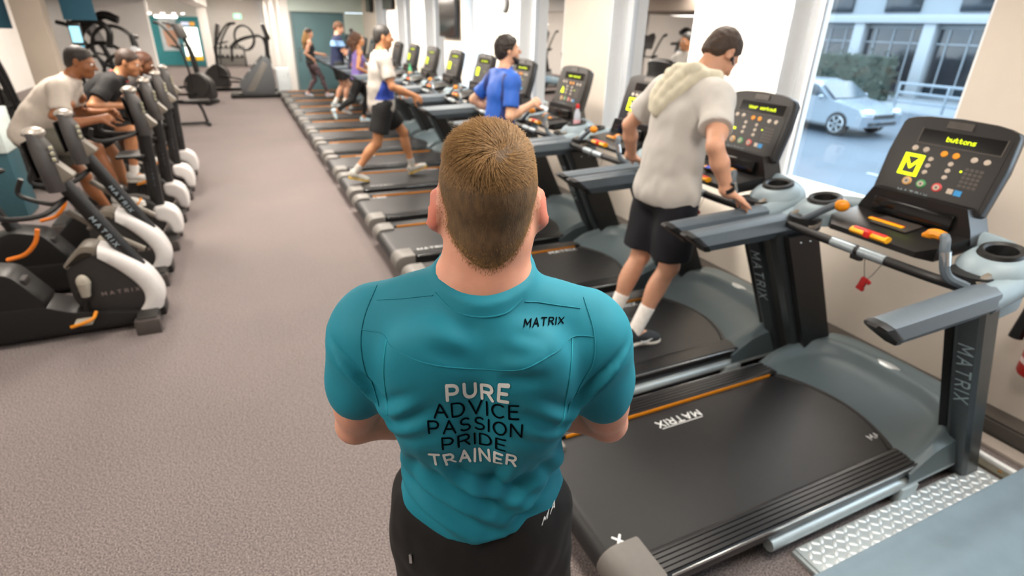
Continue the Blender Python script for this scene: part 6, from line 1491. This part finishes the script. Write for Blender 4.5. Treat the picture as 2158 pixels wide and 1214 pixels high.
# strands
rnd = np.random.RandomState(5)
Qt = BQ[(g[BQ] > -.010).all(1) & (np.abs(x[BQ]) < .084).all(1)]; A = np.linalg.norm(np.cross(BV[Qt[:, 2]]-BV[Qt[:, 0]], BV[Qt[:, 3]]-BV[Qt[:, 1]]), axis=1)
NS = 44000; fi = rnd.choice(len(Qt), NS, p=A/A.sum()); u, v = rnd.rand(NS, 1), rnd.rand(NS, 1)
def mixq(a): q = Qt[fi]; return a[q[:, 0]]*(1-u)*(1-v)+a[q[:, 1]]*u*(1-v)+a[q[:, 2]]*u*v+a[q[:, 3]]*(1-u)*v
root = mixq(BV); nn = mixq(N); nn /= np.linalg.norm(nn, axis=1)[:, None]
gg = (mixq(g[:, None]))[:, 0]; tt = mixq(top[:, None])[:, 0]; th_ = mixq(thick[:, None])[:, 0]; lc = (root-c_) @ Mx/hk
whorl = V3(.008, -.076, .082)                                  # crown of the head
rad = lc-whorl; rad[:, 2] *= .8
tang = np.cross(np.broadcast_to(nrm(V3(0, -.7, .7)), rad.shape), rad)
fl = rad/np.maximum(1e-6, np.linalg.norm(rad, axis=1))[:, None]+1.7*tang/np.maximum(.012, np.linalg.norm(tang, axis=1))[:, None]*np.exp(-np.linalg.norm(rad, axis=1)/.04)[:, None]
_r = np.linalg.norm(rad, axis=1); _in = np.clip(1-_r/.020, 0, 1)[:, None]
fl = fl*(1-_in)+_in*(tang/np.maximum(.004, np.linalg.norm(tang, axis=1))[:, None]*.8-rad/np.maximum(.004, _r)[:, None]*.9)
fl += np.stack([.55*tt*(lc[:, 1] > -.05), .25*tt, -.9*(1-tt)], 1)
fl += rnd.normal(0, .20, fl.shape)+rnd.normal(0, .5, fl.shape)*np.exp(-np.linalg.norm(rad, axis=1)/.012)[:, None]
fl = fl @ Mx.T; fl -= nn*(fl*nn).sum(1)[:, None]; fl /= np.maximum(1e-6, np.linalg.norm(fl, axis=1))[:, None]
Ls = (.0075+.026*tt*np.clip(gg/.05, .2, 1))*rnd.uniform(.7, 1.25, NS)*np.clip(.35+gg/.04, .28, 1)
keep = rnd.rand(NS) < np.clip((gg+.004)/.03, 0, 1)
root, nn, fl, Ls, tt, th_ = root[keep], nn[keep], fl[keep], Ls[keep], tt[keep], th_[keep]; n = len(root)
lift = .24-.10*tt+rnd.normal(0, .06, n)
p0 = root+nn*(np.maximum(th_-.003, 0))[:, None]; p1 = p0+(fl*.55+nn*lift[:, None]*.5)*Ls[:, None]; p2 = p0+(fl*1.0+nn*(lift*.62)[:, None])*Ls[:, None]
sd = np.cross(fl, nn); wd = (.00030+.00016*tt)[:, None]*rnd.uniform(.7, 1.3, (n, 1))
SV = np.stack([p0-sd*wd, p0+sd*wd, p1+sd*wd*.85, p1-sd*wd*.85, p2+sd*wd*.25, p2-sd*wd*.25], 1).reshape(-1, 3)
b6 = np.arange(n)[:, None]*6; SQ = np.concatenate([b6+np.array([[0, 1, 2, 3]]), b6+np.array([[3, 2, 4, 5]])])
grp = rnd.rand(n)
m_st = mat('hair_strands', '#8a6b45', .6, var=.45, scale=260, spec=.2)
st = link('hair_strands', np_mesh('hair_strands', SV, SQ, m_st), hair, kind='stuff')
# short beard along the jaw
p = lambda a, b2, c2: c_+Mx @ (V3(a, b2, c2)*hk)
V, Q = soft([ell(p(0, .064, -.092), V3(.046, .042, .036), Mx, .02), cap(p(.062, .02, -.05), p(.036, .06, -.10), .017, .02, .02), cap(p(-.062, .02, -.05), p(-.036, .06, -.10), .017, .02, .02)], .006, ((p(0, 0, -.062), nrm(Mx @ V3(0, -.45, 1))),)); V = wrinkle(V, Q, .002, (120, 120, 120))
link('beard', np_mesh('beard', V, Q, m_hair), trainer)
